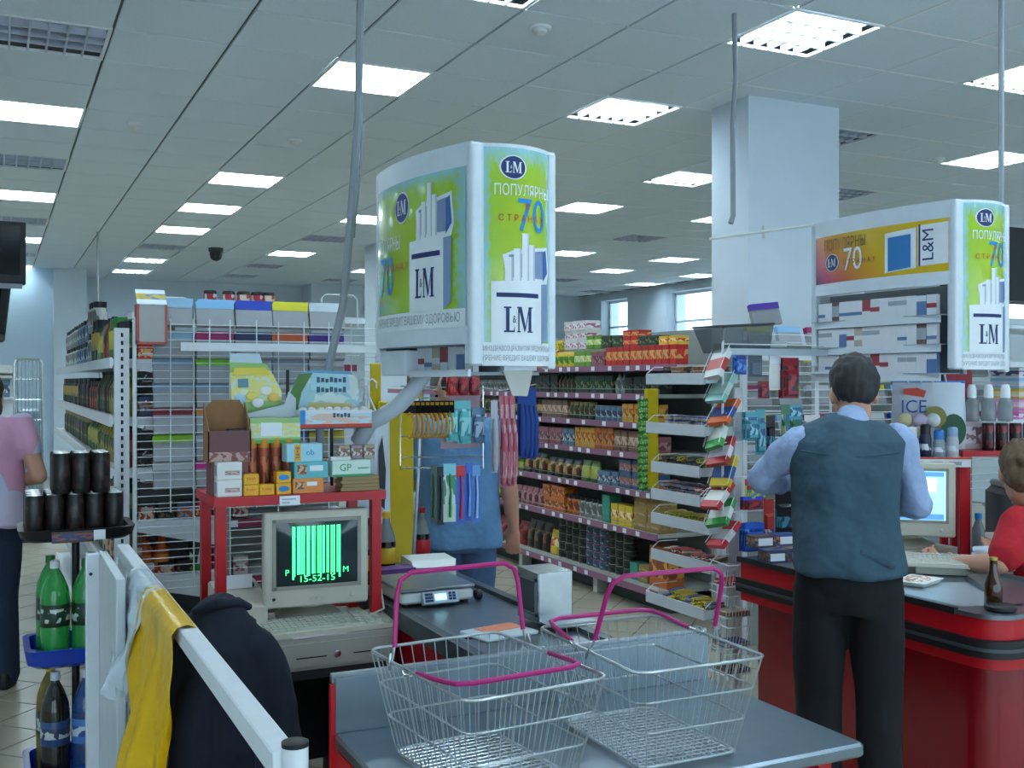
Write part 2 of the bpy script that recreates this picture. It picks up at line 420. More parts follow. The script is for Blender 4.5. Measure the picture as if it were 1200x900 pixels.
P_('purple can', '5a4a6c', 'b2a8b8', '3a5a72', .25, .7); P_('dark can', '2b332c', '58604c', '1d221e', .3, .6); P_('red bag', '8f1d22', 'b5302c', '5a1418', .2, .8); P_('coffee', '2e1f18', '7a5a30', '18120f', .3, .7)
P_('juice green', '4a6a24', '90a83c', 'c9c04a', .25, .7); P_('oil yellow', '8f8a34', 'c2ae4a', '4f5f22', .3, .65); P_('ketchup', '8f2a22', 'c9603a', '5a1a18', .3, .65); P_('tea dark', '1f2f28', '3f6f4a', 'c4a04a', .3, .7)
M_lid = {k: mat('lid ' + k, c, .4) for k, c in dict(black='17181c', green='2f7a35', white='d8dce0', red='b52026', yellow='d9b530', gold='a8925a').items()}
M_strip = mat('mauve price strip', '8d5f78', .45); M_shelf = mat('cream shelf enamel', 'b9bcb4', .5); M_backp = mat('shelving back panel', '8d9290', .6)
tagm = MB().box(-.022, .022, -.003, 0, -.016, .016).mesh('price_tag', M_tagw, False)
ORD = {0: 'top', 1: 'second', 2: 'third', 3: 'fourth', 4: 'fifth', 5: 'sixth', 6: 'bottom'}
_gm = {}
NTH = ['first', 'second', 'third', 'fourth', 'fifth', 'sixth', 'seventh', 'eighth', 'ninth', 'tenth', 'eleventh', 'twelfth', 'thirteenth', 'fourteenth', 'fifteenth', 'sixteenth', 'seventeenth', 'eighteenth', 'nineteenth', 'twentieth', 'twenty-first', 'twenty-second', 'twenty-third', 'twenty-fourth', 'twenty-fifth']
def run(x, z, y0, y1, items, side, shelfname, group, rz, depth2=0.0):
    """goods side by side along a shelf; items = (kind, print, width, depth, height, count, layers, words)"""
    y = y0; k = 0
    while k < len(items) and y < y1:
        kind, pr, w, d, h, n, lay, words = items[k]; k += 1
        key = (kind, pr, w, d, h)
        if key not in _gm:
            m = MP[pr] if pr in MP else pr
            if kind == 'carton': me = g_carton(m, w, d, h)
            elif kind == 'tin': me = g_can(m, M_lid['gold'], w / 2, h)
            elif kind == 'can': me = g_can(m, mat('can lid metal', 'a9adad', .3, .9), w / 2, h)
            elif kind == 'jar': me = g_jar(m, M_lid['green' if 'juice' in pr else ('gold' if 'olive' in pr else 'black')], w / 2, h)
            elif kind == 'bottle': me = g_bottle(m, M_lid['yellow' if 'oil' in pr else 'black'], w / 2, h)
            else: me = g_pouch(m, w, d, h)
            _gm[key] = me
        me = _gm[key]
        for a in range(n):
            if y + w > y1: break
            for l in range(lay):
                jit = rnd.uniform(-.006, .006)
                xo = x + .03 + jit
                lx = (xo, y + w / 2, z + l * h) if kind in ('carton', 'pouch') else (xo + w / 2, y + w / 2, z + l * h)
                good(kind if kind != 'tin' else 'tea_tin', me, f'{words}, {NTH[a]} from near end' + (f', {NTH[l]} layer' if lay > 1 else '') + f', {shelfname}', {'carton': 'box', 'tin': 'tin', 'can': 'can', 'jar': 'jar', 'bottle': 'bottle', 'pouch': 'bag'}[kind], group, lx, rz)
            y += w + rnd.uniform(.003, .009)
        y += .012
FACE = -math.pi / 2
# ---------------------------------------------------------------- long shelving on the right of the aisle
RZ = [1.69, 1.49, 1.29, 1.08, .82, .545, .165]
RY0, RY1, RX = 5.98, 11.4, 4.0
g = thing('shelving_gondola', 'long grocery shelving with mauve price strips right of the aisle', 'shelving', (0, 0, 0))
obj('back_panel', MB().box(4.5, 4.54, RY0, RY1, .1, 1.95), M_backp, g, smooth=False)
obj('plinth', MB().box(4.12, 4.54, RY0 + .02, RY1, 0, .1), M_dark, g, smooth=False)
for y in (RY0 + .85, RY0 + 2.1, RY0 + 3.35): obj('foot', MB().box(4.03, 4.12, y, y + .06, 0, .13), M_shelf, g, smooth=False)
for k, z in enumerate(RZ):
    dp = .0 if k < 6 else -.0
    sh = obj('shelf', MB().box(RX, 4.5, RY0 if k else RY0 - .22, RY1, z - .025, z), M_shelf, g, smooth=False)
    obj('price_strip', MB().box(RX - .012, RX, RY0 if k else RY0 - .22, RY1, z - .04, z + .004), M_strip, sh, smooth=False)
    if k: obj('wire_guard', MB().tube([(RX + .008, RY0, z + .035), (RX + .008, RY1, z + .035)], .0025, 5).tube([(RX + .008, RY0, z), (RX + .008, RY0, z + .035)], .0025, 5), M_chrome, sh)
    y = RY0 + .1
    while y < 9.6:
        if rnd.random() < .8: link('price_tag', tagm, sh, (RX - .012, y, z - .018), FACE)
        y += rnd.choice((.13, .17, .24))
gs = 'goods on the right aisle shelving'
def rs(k): return f'{ORD[k]} shelf of right shelving'
run(RX, RZ[0], 5.82, 10.4, [('carton', 'red tea', .075, .1, .135, 11, 1, 'red tea carton'), ('carton', 'rose box', .09, .1, .11, 2, 1, 'rose tea box'), ('carton', 'green tea', .08, .1, .12, 3, 1, 'green tea carton'), ('tin', 'yellow tin', .09, .09, .12, 4, 1, 'yellow tea tin'), ('carton', 'yellow pack', .09, .1, .09, 6, 2, 'yellow stock cube box'), ('carton', 'yellow tin', .1, .1, .1, 12, 2, 'yellow green soup box')], 0, rs(0), gs, FACE)
run(RX + .1, RZ[0] + .14, 5.95, 9.9, [('carton', 'yellow pack', .1, .1, .06, 2, 1, 'small flat yellow box'), ('carton', 'dark green box', .12, .12, .07, 2, 1, 'dark green tea box piled'), ('carton', 'red tea', .09, .12, .06, 2, 2, 'flat red box piled'), ('carton', 'dark green box', .14, .12, .09, 2, 1, 'broad dark green box'), ('carton', 'green tea', .1, .12, .10, 2, 1, 'light green carton piled'), ('carton', 'white pink box', .11, .14, .075, 3, 3, 'white and pink box'), ('carton', 'yellow tin', .12, .12, .08, 12, 1, 'yellow box piled far back')], 0, rs(0), gs, FACE)
run(RX + .05, RZ[1], 6.1, 10.4, [('carton', 'dark can', .1, .12, .12, 4, 1, 'dark carton'), ('bottle', 'grey can', .06, .06, .15, 2, 1, 'small grey bottle'), ('carton', 'dark green box', .11, .12, .13, 5, 1, 'dark green carton'), ('bottle', 'olive jar', .06, .06, .15, 4, 1, 'small olive bottle'), ('carton', 'dark can', .12, .12, .14, 4, 1, 'blackish carton'), ('can', 'grey can', .06, .06, .1, 16, 1, 'small pale grey can')], 0, rs(1), gs, FACE)
run(RX, RZ[2], 6.02, 10.4, [('carton', 'yellow orange carton', .07, .08, .13, 6, 1, 'orange carton'), ('can', 'blue white can', .075, .07, .11, 5, 1, 'blue and white can'), ('jar', 'olive jar', .07, .07, .13, 5, 1, 'olive jar'), ('carton', 'brown box', .08, .1, .14, 5, 1, 'brown carton'), ('jar', 'tea dark', .07, .07, .14, 7, 1, 'dark green jar'), ('bottle', 'grey can', .065, .06, .16, 6, 1, 'grey bottle'), ('jar', 'olive jar', .07, .07, .13, 14, 1, 'greenish jar')], 0, rs(2), gs, FACE)
run(RX, RZ[3], 6.02, 10.4, [('carton', 'rose box', .1, .1, .12, 2, 1, 'rose carton'), ('carton', 'brown box', .08, .1, .15, 4, 1, 'brown carton'), ('carton', 'orange box', .08, .1, .16, 3, 1, 'orange brown carton'), ('carton', 'yellow orange carton', .07, .1, .15, 4, 1, 'yellow orange carton'), ('carton', 'blue white can', .09, .1, .13, 2, 1, 'white and blue carton'), ('carton', 'rose box', .1, .1, .13, 5, 1, 'dusty pink carton'), ('carton', 'brown box', .12, .12, .14, 6, 1, 'brown biscuit carton'), ('carton', 'rose box', .1, .1, .12, 14, 1, 'rose biscuit carton')], 0, rs(3), gs, FACE)
run(RX, RZ[4], 6.02, 10.4, [('carton', 'blue cereal', .08, .1, .1, 6, 2, 'blue dry food box'), ('carton', 'blue white can', .09, .1, .1, 3, 1, 'pale blue box'), ('pouch', 'green pack', .12, .07, .16, 2, 1, 'green pouch'), ('pouch', 'black gold pack', .13, .08, .15, 4, 1, 'black and gold pouch'), ('pouch', 'black gold pack', .12, .08, .17, 3, 1, 'tall black pouch'), ('carton', 'green pack', .08, .1, .1, 6, 1, 'green box'), ('carton', 'green pack', .1, .1, .13, 14, 1, 'dull green carton')], 0, rs(4), gs, FACE)
run(RX, RZ[5], 6.0, 10.4, [('carton', 'kraft carton', .16, .14, .075, 2, 3, 'kraft cardboard carton'), ('carton', 'yellow pack', .09, .1, .15, 3, 1, 'yellow carton'), ('carton', 'teal carton', .06, .1, .2, 2, 1, 'tall teal carton'), ('jar', 'grey can', .08, .08, .15, 4, 1, 'jar of pale preserve'), ('jar', 'orange box', .08, .08, .15, 2, 1, 'jar of orange preserve'), ('carton', 'orange box', .12, .12, .1, 3, 2, 'orange biscuit box'), ('pouch', 'rose box', .1, .07, .15, 5, 1, 'pink pouch'), ('jar', 'juice green', .08, .08, .17, 4, 1, 'green jar'), ('jar', 'olive jar', .08, .08, .17, 12, 1, 'olive green jar')], 0, rs(5), gs, FACE)
run(RX + .06, RZ[6], 6.0, 10.4, [('carton', 'orange box', .22, .14, .28, 1, 1, 'large orange carton'), ('carton', 'kraft carton', .12, .1, .06, 1, 2, 'small tan carton'), ('carton', 'teal carton', .1, .1, .12, 1, 1, 'teal carton'), ('can', 'dark can', .1, .1, .062, 3, 5, 'dark tin'), ('can', 'purple can', .1, .1, .06, 3, 5, 'purple and white tin'), ('can', 'dark can', .1, .1, .065, 4, 5, 'black tin'), ('pouch', 'yellow pack', .13, .08, .2, 1, 1, 'yellow pouch'), ('pouch', 'coffee', .13, .1, .24, 3, 1, 'dark brown bag'), ('pouch', 'red bag', .18, .12, .2, 6, 1, 'dark red bag'), ('pouch', 'red bag', .2, .12, .25, 5, 1, 'large red bag')], 0, rs(6), gs, FACE)

# ---------------------------------------------------------------- drinks shelving on the left
LZ = [1.68, 1.42, 1.19, .95, .70, .45, .15]
LY0, LY1, LX = 5.02, 9.6, .47
g = thing('shelving_gondola', 'white shelving of jars and bottles left, with a perforated end upright', 'shelving', (0, 0, 0))
obj('back_panel', MB().box(.95, .98, LY0, LY1, .1, 1.8), M_backp, g, smooth=False)
obj('plinth', MB().box(.58, .98, LY0, LY1, 0, .1), M_dark, g, smooth=False)
up = obj('upright', MB().box(.475, .535, LY0 - .05, LY0 - .005, 0, 1.815), M_white, g, smooth=False)
M_slot = mat('dark slot', '20262c', .8)
slots = MB()
for k in range(50):
    for xx in (.500,): slots.box(xx, xx + .010, LY0 - .053, LY0 - .049, .06 + k * .035, .078 + k * .035)
obj('slots', slots, M_slot, up, smooth=False)
for k in range(3): obj('upright', MB().box(.93, .99, LY0 + .9 + 1.25 * k, LY0 + .95 + 1.25 * k, 0, 1.8), M_white, g, smooth=False)
for k, z in enumerate(LZ):
    sh = obj('shelf', MB().box(LX, .95, LY0, LY1, z - .03, z), M_white, g, smooth=False)
    obj('price_strip', MB().box(LX - .012, LX, LY0, LY1, z - .042, z + .006), M_white, sh, smooth=False)
    obj('bracket', MB().prism([(.5, z - .03), (.93, z - .03), (.93, z - .13)], LY0 - .004, LY0), M_white, sh, smooth=False)
gl = 'goods on the left drinks shelving'
def ls(k): return f'{ORD[k]} shelf of left shelving'
run(LX, LZ[0], 5.06, 9.4, [('jar', 'tea dark', .09, .09, .17, 2, 1, 'dark jar'), ('jar', 'juice green', .09, .09, .2, 3, 1, 'green lidded jar'), ('bottle', 'ketchup', .075, .07, .22, 4, 1, 'dark red sauce bottle'), ('pouch', 'juice green', .16, .08, .2, 2, 1, 'large green pouch'), ('jar', 'tea dark', .09, .09, .24, 3, 1, 'dark green jar'), ('jar', 'grey can', .09, .09, .18, 3, 2, 'pale striped can'), ('jar', 'blue white can', .1, .1, .14, 9, 2, 'bluish can'), ('jar', 'grey can', .1, .1, .14, 12, 2, 'whitish can')], 0, ls(0), gl, FACE)
run(LX, LZ[1], 5.06, 9.4, [('bottle', 'oil yellow', .085, .08, .2, 6, 1, 'yellow green bottle'), ('bottle', 'olive jar', .085, .08, .21, 6, 1, 'olive bottle'), ('jar', 'ketchup', .09, .09, .16, 6, 1, 'dark red jar'), ('jar', 'coffee', .09, .09, .18, 9, 1, 'coffee jar'), ('jar', 'tea dark', .09, .09, .18, 22, 1, 'black jar')], 0, ls(1), gl, FACE)
run(LX, LZ[2], 5.06, 9.4, [('bottle', 'ketchup', .09, .08, .19, 3, 1, 'red bottle'), ('bottle', 'oil yellow', .085, .08, .19, 9, 1, 'yellow oil bottle'), ('bottle', 'juice green', .085, .08, .18, 8, 1, 'green oil bottle'), ('jar', 'olive jar', .09, .09, .17, 24, 1, 'olive jar')], 0, ls(2), gl, FACE)
run(LX, LZ[3], 5.06, 9.0, [('bottle', 'olive jar', .085, .08, .19, 6, 1, 'dark olive bottle'), ('bottle', 'juice green', .085, .08, .19, 6, 1, 'green bottle'), ('jar', 'coffee', .09, .09, .17, 20, 1, 'dark jar')], 0, ls(3), gl, FACE)
run(LX, LZ[4], 5.06, 8.0, [('carton', 'brown box', .09, .1, .18, 8, 1, 'brown carton'), ('jar', 'olive jar', .09, .09, .18, 18, 1, 'olive jar')], 0, ls(4), gl, FACE)
run(LX, LZ[5], 5.06, 7.0, [('bottle', 'juice green', .09, .09, .2, 14, 1, 'green bottle')], 0, ls(5), gl, FACE)
run(LX, LZ[6], 5.06, 7.0, [('bottle', 'coffee', .1, .1, .24, 12, 1, 'dark bottle')], 0, ls(6), gl, FACE)
# goods lying over the top towards the back
for k in range(3):
    good('tea_tin', _gm[('jar', 'tea dark', .09, .09, .24)], f'dark jar, {NTH[k]} behind the top row of the left shelving', 'jar', gl, (.72, 5.2 + .12 * k, LZ[0]), 0)

# ---------------------------------------------------------------- wire magazine rack on the shelving end
EY = 4.90
g = thing('wire_rack', 'white wire rack full of exercise books across the end of the left shelving', 'rack', (0, 0, 0))
for x in (.55, 1.66): obj('side_frame', MB().tube([(x, EY, .0), (x, EY, 1.86)], .009, 6), M_wirew, g)
obj('crossbar', MB().box(.74, 1.70, EY - .035, EY - .012, 1.715, 1.752), M_white, g, smooth=False)
hw = MB(); z = .66
while z < 1.86:
    hw.tube([(.55, EY, z), (1.66, EY, z)], .0018, 5); z += .0345
vw = MB()
for k, x in enumerate((.70, .80, .87, .96, 1.08, 1.18, 1.30, 1.42, 1.53)): vw.tube([(x, EY - .005, .66 if k % 2 else 1.0), (x, EY - .005, 1.86)], .003, 5)
obj('horizontal_wires', hw, M_wirew, g); obj('vertical_wires', vw, M_wirew, g)
tiers = [1.865, 1.74, 1.628, 1.52, 1.405, 1.28, 1.16]
for z in tiers:
    obj('tier', MB().tube([(.60, EY + .02, z - .135), (.60, EY + .16, z - .16), (1.62, EY + .16, z - .16), (1.62, EY + .02, z - .135)], .003, 5), M_wirew, g)
for x0, x1, zt in ((.60, .80, 1.96), (1.13, 1.31, 1.93), (1.16, 1.36, 1.95), (1.42, 1.60, 2.0)): obj('top_loop', MB().tube([(x0, EY + .12, 1.84), (x0, EY + .12, zt - .02), (x0 + .02, EY + .12, zt), (x1 - .02, EY + .12, zt), (x1, EY + .12, zt - .02), (x1, EY + .12, 1.84)], .0035, 5), M_wirew, g)
bookm = MB().box(-.083, .083, -.014, .014, -.082, 0).mesh('exercise_book', mat('grey exercise book', '9a9da0', .35), False)
edgem = {}
rows = [['8fb4cc', '86b8dc', '2b49b4', 'd8cf2c', 'c2ccd2'], ['8fb0c4', '9a2b62', '27305c', 'c4582a', '4a2a86'], ['7f9cb8', '7cc62a', '9aa4ac', '8a98a8', 'c0c4c8'], ['84a0bc', '84a0bc', '5a7aa0', 'c8ccce', '8a9aa8'],
        ['8f1a34', 'd6862a', '8a98a8', '6a86a4', 'b8bcc0'], ['8fc22a', 'b8c0c8', 'c02a52', '2f5aa8', 'c8b82a'], ['c8c8cc', 'd22a90', '3a6ab0', '5aa83a', 'c86a2a']]
cn = dict(zip(sum(rows, []), [None] * 99))
words = [['pale blue', 'sky blue', 'royal blue', 'bright yellow', 'whitish'], ['powder blue', 'magenta', 'navy', 'burnt orange', 'violet'], ['steel blue', 'lime green', 'light grey', 'slate', 'silver grey'], ['dusty blue', 'dusty blue', 'denim', 'off white', 'blue grey'],
         ['crimson', 'amber', 'slate', 'mid blue', 'pale grey'], ['yellow green', 'white', 'cerise', 'cobalt', 'mustard'], ['chalk white', 'hot pink', 'blue', 'leaf green', 'rust']]
xs = (.715, .90, 1.075, 1.245, 1.42)
rown = ['topmost', 'second', 'third', 'fourth', 'fifth', 'sixth', 'lowest']
coln = ['leftmost', 'second', 'middle', 'fourth', 'rightmost']
for r, z in enumerate(tiers):
    for c, x in enumerate(xs):
        hh = rows[r][c]
        if hh not in edgem: edgem[hh] = MB().box(-.084, .084, -.016, .016, 0, .034).mesh('top_edge', mat('book edge ' + hh, hh, .4), False)
        for q in range(2):
            b = tag(link('exercise_book', bookm, None, (x + .012 * q, EY + .045 + .034 * q, z + .02 + .012 * q + (.02 if r == 0 else 0)), 0, (R(-16), 0, 0)), f'{["front", "rear"][q]} book with {words[r][c]} edge, {rown[r]} tier, {coln[c]} pile of the left rack', 'book', 'exercise books in the wire rack')
            link('top_edge', edgem[hh], b)
M_boxg = mat('grey card box', 'a8a6a4', .6); M_rededge = mat('red printed edge', 'a8554a', .5); M_pic = pack('picture lid', 'dfe6ea', 'c9b04a', '6a8ab0', .3, .7, sc=6, axis=1)
b = thing('paper_box', 'grey box with red edges and a white picture flap above the wire rack', 'box', (.615, EY - .035, 1.745), 0)
obj('body', MB().box(-.06, .06, -.03, .06, 0, .165), M_boxg, b, smooth=False)
obj('edging', MB().box(-.063, -.053, -.032, .062, 0, .168).box(.053, .063, -.032, .062, 0, .168).box(-.063, .063, -.032, .062, -.004, .006), M_rededge, b, smooth=False)
obj('flap', MB().add([(-.062, -.03, .168), (.062, -.03, .168), (.062, .05, .235), (-.062, .05, .235), (-.062, -.03, .172), (.062, -.03, .172), (.062, .05, .239), (-.062, .05, .239)], [(0, 3, 2, 1), (4, 5, 6, 7), (0, 1, 5, 4), (1, 2, 6, 5), (2, 3, 7, 6), (3, 0, 4, 7)]), M_pic, b, smooth=False)
# tall snack cans along the top
P_('snack can a', '1a1518', 'c9c4c4', 'a82a34', .1, .85, sc=5); P_('snack can b', '191416', 'b8342a', 'd8c8b0', .1, .85, sc=5)
ca = g_can(MP['snack can a'], M_lid['black'], .031, .115); cb = g_can(MP['snack can b'], M_lid['black'], .033, .115)
for k, (x, me, wd) in enumerate(((.92, ca, 'black and white'), (1.005, ca, 'white striped'), (1.075, cb, 'red and cream'), (1.14, ca, 'pale printed'), (1.195, cb, 'dark red'))):
    good('snack_can', me, f'{wd} snack can, {["first", "second", "third", "fourth", "fifth"][k]} from left on top of the rack', 'can', 'snack cans above the wire rack', (x, EY + .26, 1.895), 0)
obj('top_shelf', MB().box(.56, 1.66, EY + .18, EY + .45, 1.865, 1.895), M_white, bpy.data.objects['wire_rack'], smooth=False)
# end shelves behind the wires, with small goods
g = thing('end_shelf_unit', 'shelving end bay behind the wire rack with small goods', 'shelving', (0, 0, 0))
for z in (1.66, 1.42, 1.16, .93, .66, .35, .12):
    s_ = obj('shelf', MB().box(.56, 1.60, EY + .14, EY + .5, z - .02, z), M_white, g, smooth=False)
    obj('price_strip', MB().box(.56, 1.60, EY + .13, EY + .14, z - .035, z + .003), mat('crimson price strip', '8f2f4c', .5), s_, smooth=False)
    for x in (.61, .78, 1.0, 1.25): link('price_tag', tagm, s_, (x, EY + .13, z - .016))
obj('back_panel', MB().box(.56, 1.62, EY + .5, EY + .53, 0, 1.8), M_backp, g, smooth=False)
sm = [MP['red tea'], MP['coffee'], MP['white pink box'], MP['blue cereal'], MP['snack can b']]
bx = [g_carton(m, .07, .09, .09) for m in sm]
for r, z in enumerate((1.66, 1.42, 1.16, .93, .66)):
    for c in range(6):
        if c > 1 and r < 3: continue
        q = (r * 3 + c * 2) % 5
        good('carton', bx[q], f'small {["red", "brown", "white", "blue", "dark red"][q]} box on the {["first", "second", "third", "fourth", "fifth"][r]} shelf behind the wires, {NTH[c]} from left', 'box', 'small goods behind the wire rack', (.62 + .085 * c, EY + .18, z), 0)
# ================================================================ left checkout
M_navy = mat('navy print', '1c2f66', .5); M_pw = mat('white print', 'e6ebee', .5); M_blue = mat('blue print', '1f86cc', .5); M_redp = mat('red print', 'c8402c', .5); M_greyp = mat('grey print', '9aa4aa', .6)
M_counter = mat('grey steel counter top', '727c84', .3, .75, var=.15, scale=8); M_rim = mat('dark grey rim', '4c545a', .4, .5)
c = thing('checkout_counter', 'left checkout counter with grey steel top and red sides', 'counter', (0, 0, 0))
obj('body', MB().box(1.245, 1.63, 2.36, 4.33, .06, .76), M_red, c, smooth=False)
obj('plinth', MB().box(1.28, 1.60, 2.38, 4.30, 0, .06), M_dark, c, smooth=False)
obj('worktop', MB().box(1.25, 1.63, 2.32, 4.35, .76, .80), M_counter, c, smooth=False)
obj('rim', MB().box(1.215, 1.25, 2.32, 4.35, .75, .808), M_rim, c, smooth=False)
obj('rim', MB().box(1.63, 1.665, 2.32, 4.35, .75, .815), M_rim, c, smooth=False)
obj('chute', MB().add([(1.26, 2.33, .805), (1.62, 2.33, .805), (1.62, 2.62, .803), (1.40, 2.80, .802), (1.26, 2.62, .803)], [(0, 1, 2, 3, 4)]), mat('pale worn steel', 'aab4ba', .35, .6), c, smooth=False)
obj('screw_cap', MB().lathe([(.012, 0), (.012, .004), (.006, .006)], 10, c=(1.29, 2.95, .80)), M_black, c)
# packing table in front
M_ttop = mat('scratched steel table top', '838f98', .28, .85, var=.14, scale=12)
t = thing('packing_table', 'steel packing table with a raised back plate holding two baskets', 'table', (0, 0, 0))
obj('table_top', MB().rbox(.655, 1.645, 1.68, 2.225, .79, .82, r=.012), M_ttop, t)
obj('back_plate', MB().box(.66, 1.64, 2.222, 2.238, .79, .938), M_ttop, t, smooth=False)
obj('edge_strip', MB().box(.655, 1.645, 2.236, 2.25, .925, .945), M_steel, t, smooth=False)
obj('red_panel', MB().box(.66, .672, 1.74, 2.24, .05, .785), M_red, t, smooth=False)
obj('red_edge', MB().box(.65, .66, 2.225, 2.24, .05, .925), M_red, t, smooth=False)
obj('red_front', MB().box(.72, 1.58, 2.1, 2.13, .05, .79), M_red, t, smooth=False)
for x, y in ((.68, 1.72), (1.58, 1.75), (.68, 2.17), (1.58, 2.17)): obj('leg', MB().box(x, x + .035, y, y + .035, 0, .79), M_red, t, smooth=False)
# stainless box on the counter
b = thing('steel_box', 'small shiny steel box standing on the left counter edge', 'box', (1.60, 3.045, .815))
obj('body', MB().rbox(-.0625, .0625, -.075, .075, 0, .16, r=.004, n=1), mat('galvanised sheet', 'a8b0b2', .25, .95, var=.2, scale=20), b)
obj('opening', MB().box(-.0635, -.0625, -.055, .05, .03, .13), mat('dark opening', '4b5458', .4, .6), b, smooth=False)
obj('frame', MB().box(-.066, -.0625, -.065, -.055, .02, .14).box(-.066, -.0625, .05, .06, .02, .14).box(-.066, -.0625, -.065, .06, .13, .14).box(-.066, -.0625, -.065, .06, .02, .03), M_steel, b, smooth=False)
obj('foot_plate', MB().box(-.05, .12, -.16, -.06, -.0, .004), M_steel, b, smooth=False)
# scale
b = thing('weighing_scale', 'pale shop scale with steel plate and small display on the left counter', 'scale', (1.385, 3.58, .80))
obj('body', MB().rbox(-.135, .135, -.15, .15, .012, .05, r=.015), M_offw, b)
obj('plate', MB().rbox(-.14, .14, -.155, .155, .055, .066, r=.01), M_steel, b)
p = obj('display_panel', MB().box(-.065, .065, -.01, .012, -.02, .022), mat('pale blue panel', 'b4c4d2', .4), b, (.0, -.165, .03), 0, (R(-25), 0, 0), False)
obj('screen', MB().box(-.022, .02, -.012, -.01, -.010, .012), mat('lcd screen', 'a9dbe8', .2, emit=.9), p, smooth=False)
kk = MB()
for a in range(2):
    for d in range(3): kk.box(.03 + a * .014, .04 + a * .014, -.013, -.01, -.012 + d * .01, -.005 + d * .01)
for d in range(3): kk.box(-.058, -.03, -.013, -.01, -.014 + d * .011, -.006 + d * .011)
obj('keys', kk, M_navy, p, smooth=False)
for x, y in ((-.11, -.12), (.11, -.12), (-.11, .12), (.11, .12)): obj('foot', MB().lathe([(.014, 0), (.014, .014)], 10, c=(x, y, 0)), M_black, b)
obj('level_knob', MB().lathe([(.016, -.012), (.019, -.008), (.019, .008), (.014, .012)], 12, X=Matrix.Translation((.165, -.12, .02)) @ Matrix.Rotation(R(90), 4, 'Y')), M_black, b)
# paper parcel and packet on the counter
b = thing('flat_packet', 'flat packet with an orange printed sheet lying on the left counter', 'packet', (1.40, 2.96, .80), R(12))
obj('wrapper', MB().rbox(-.10, .10, -.07, .08, .0, .010, r=.01), mat('clear film', 'b9c2c6', .3), b)
obj('label_sheet', MB().box(-.05, .09, .0, .07, .0095, .0115), mat('orange label sheet', 'd07a58', .6), b, smooth=False)
b = thing('card_box', 'white open card box behind the scale', 'box', (1.54, 3.92, .815), R(-6))
obj('body', MB().box(-.09, .09, -.08, .08, 0, .07), mat('white card', 'd3d6d2', .7), b, smooth=False); obj('flap', MB().add([(-.09, -.08, .07), (.09, -.08, .07), (.07, -.13, .045), (-.09, -.12, .05), (-.09, -.08, .072), (.09, -.08, .072), (.07, -.132, .047), (-.09, -.122, .052)], [(0, 1, 2, 3), (7, 6, 5, 4)]), mat('white card'), b, smooth=False)
# cola bottles
M_cola = mat('dark cola', '1a0f0d', .08, coat=.5); M_clear = mat('clear plastic', 'aeb8bc', .1, trans=.6); M_lred = mat('red label', 'b0121e', .4); M_lyel = mat('yellow label', 'cfa52a', .4)
def cola(loc, lab, capm, label, s=1.0):
    t = thing('cola_bottle', label, 'bottle', loc, 0, 'cola bottles behind the scale')
    obj('body', MB().lathe([(.026 * s, 0), (.033 * s, .01 * s), (.031 * s, .05 * s), (.033 * s, .1 * s), (.033 * s, .125 * s)], 16), M_cola, t)
    obj('neck', MB().lathe([(.033 * s, .125 * s), (.026 * s, .155 * s), (.014 * s, .19 * s), (.013 * s, .21 * s)], 16), M_clear, t)
    obj('label_band', MB().lathe([(.0325 * s, .05 * s), (.034 * s, .055 * s), (.034 * s, .1 * s), (.0335 * s, .104 * s)], 16), lab, t)
    obj('cap', MB().lathe([(.015 * s, .205 * s), (.015 * s, .225 * s), (.012 * s, .228 * s)], 12), capm, t)
cola((1.60, 4.15, .81), M_lred, M_lred, 'cola bottle with red label and red cap right of the pole', 1.08)
cola((1.40, 4.02, .80), M_lyel, M_lyel, 'cola bottle with yellow label beside the red stand leg', 1.15)
cola((1.30, 3.92, .80), M_lyel, M_black, 'dark bottle half behind the red stand leg', 1.1)
b = thing('coupon_box', 'purple and yellow printed box below the cola bottles', 'box', (1.37, 3.84, .80), 0)
obj('body', MB().box(-.07, .07, -.04, .04, 0, .06), pack('coupon print', '6a3a86', 'd8c23a', '7a4a96', .05, .45, sc=4), b, smooth=False); obj('lid', MB().box(-.072, .072, -.042, .042, .06, .07), mat('purple lid', '5a2f78', .5), b, smooth=False)

# ---------------------------------------------------------------- cashier desk with stand
M_desk = mat('dark desk laminate', '24272b', .6)
d = thing('cashier_desk', 'dark low desk under the cash drawer', 'desk', (0, 0, 0))
obj('top', MB().box(.58, 1.21, 3.38, 4.15, .615, .645), M_desk, d, smooth=False)
for x in (.585, 1.17): obj('side_panel', MB().box(x, x + .03, 3.42, 4.12, 0, .615), M_desk, d, smooth=False)
obj('back_panel', MB().box(.61, 1.18, 4.08, 4.1, .1, .615), M_desk, d, smooth=False)
s = thing('red_stand', 'red steel stand over the left monitor, goods piled on it', 'stand', (0, 0, 0))
for x, y in ((.64, 3.49), (1.165, 3.49), (.64, 3.76), (1.165, 3.76)): obj('leg', MB().box(x, x + .033, y, y + .033,   .645, 1.18), M_red, s, smooth=False)
obj('top', MB().box(.63, 1.21, 3.475, 3.81, 1.175, 1.205), M_red, s, smooth=False)
tg = obj('price_label', MB().box(-.034, .034, -.002, .0, -.032, .0), M_tagw, s, (.875, 3.474, 1.202), 0, None, False)
for k in range(2): obj('print_line', MB().box(-.026, .02 - k * .02, -.0028, -.002, -.013 - k * .011, -.009 - k * .011), M_greyp, tg, smooth=False)
# candy rack uprights behind
obj('rack_rod', MB().tube([(.93, 3.72, 1.205), (.93, 3.72, 1.62)], .006, 6), M_black, s); obj('rack_rod', MB().tube([(1.09, 3.72, 1.205), (1.09, 3.72, 1.62)], .006, 6), M_black, s)
obj('rack_shelf', MB().box(.70, 1.20, 3.60, 3.80, 1.415, 1.42), M_dark, s, smooth=False)
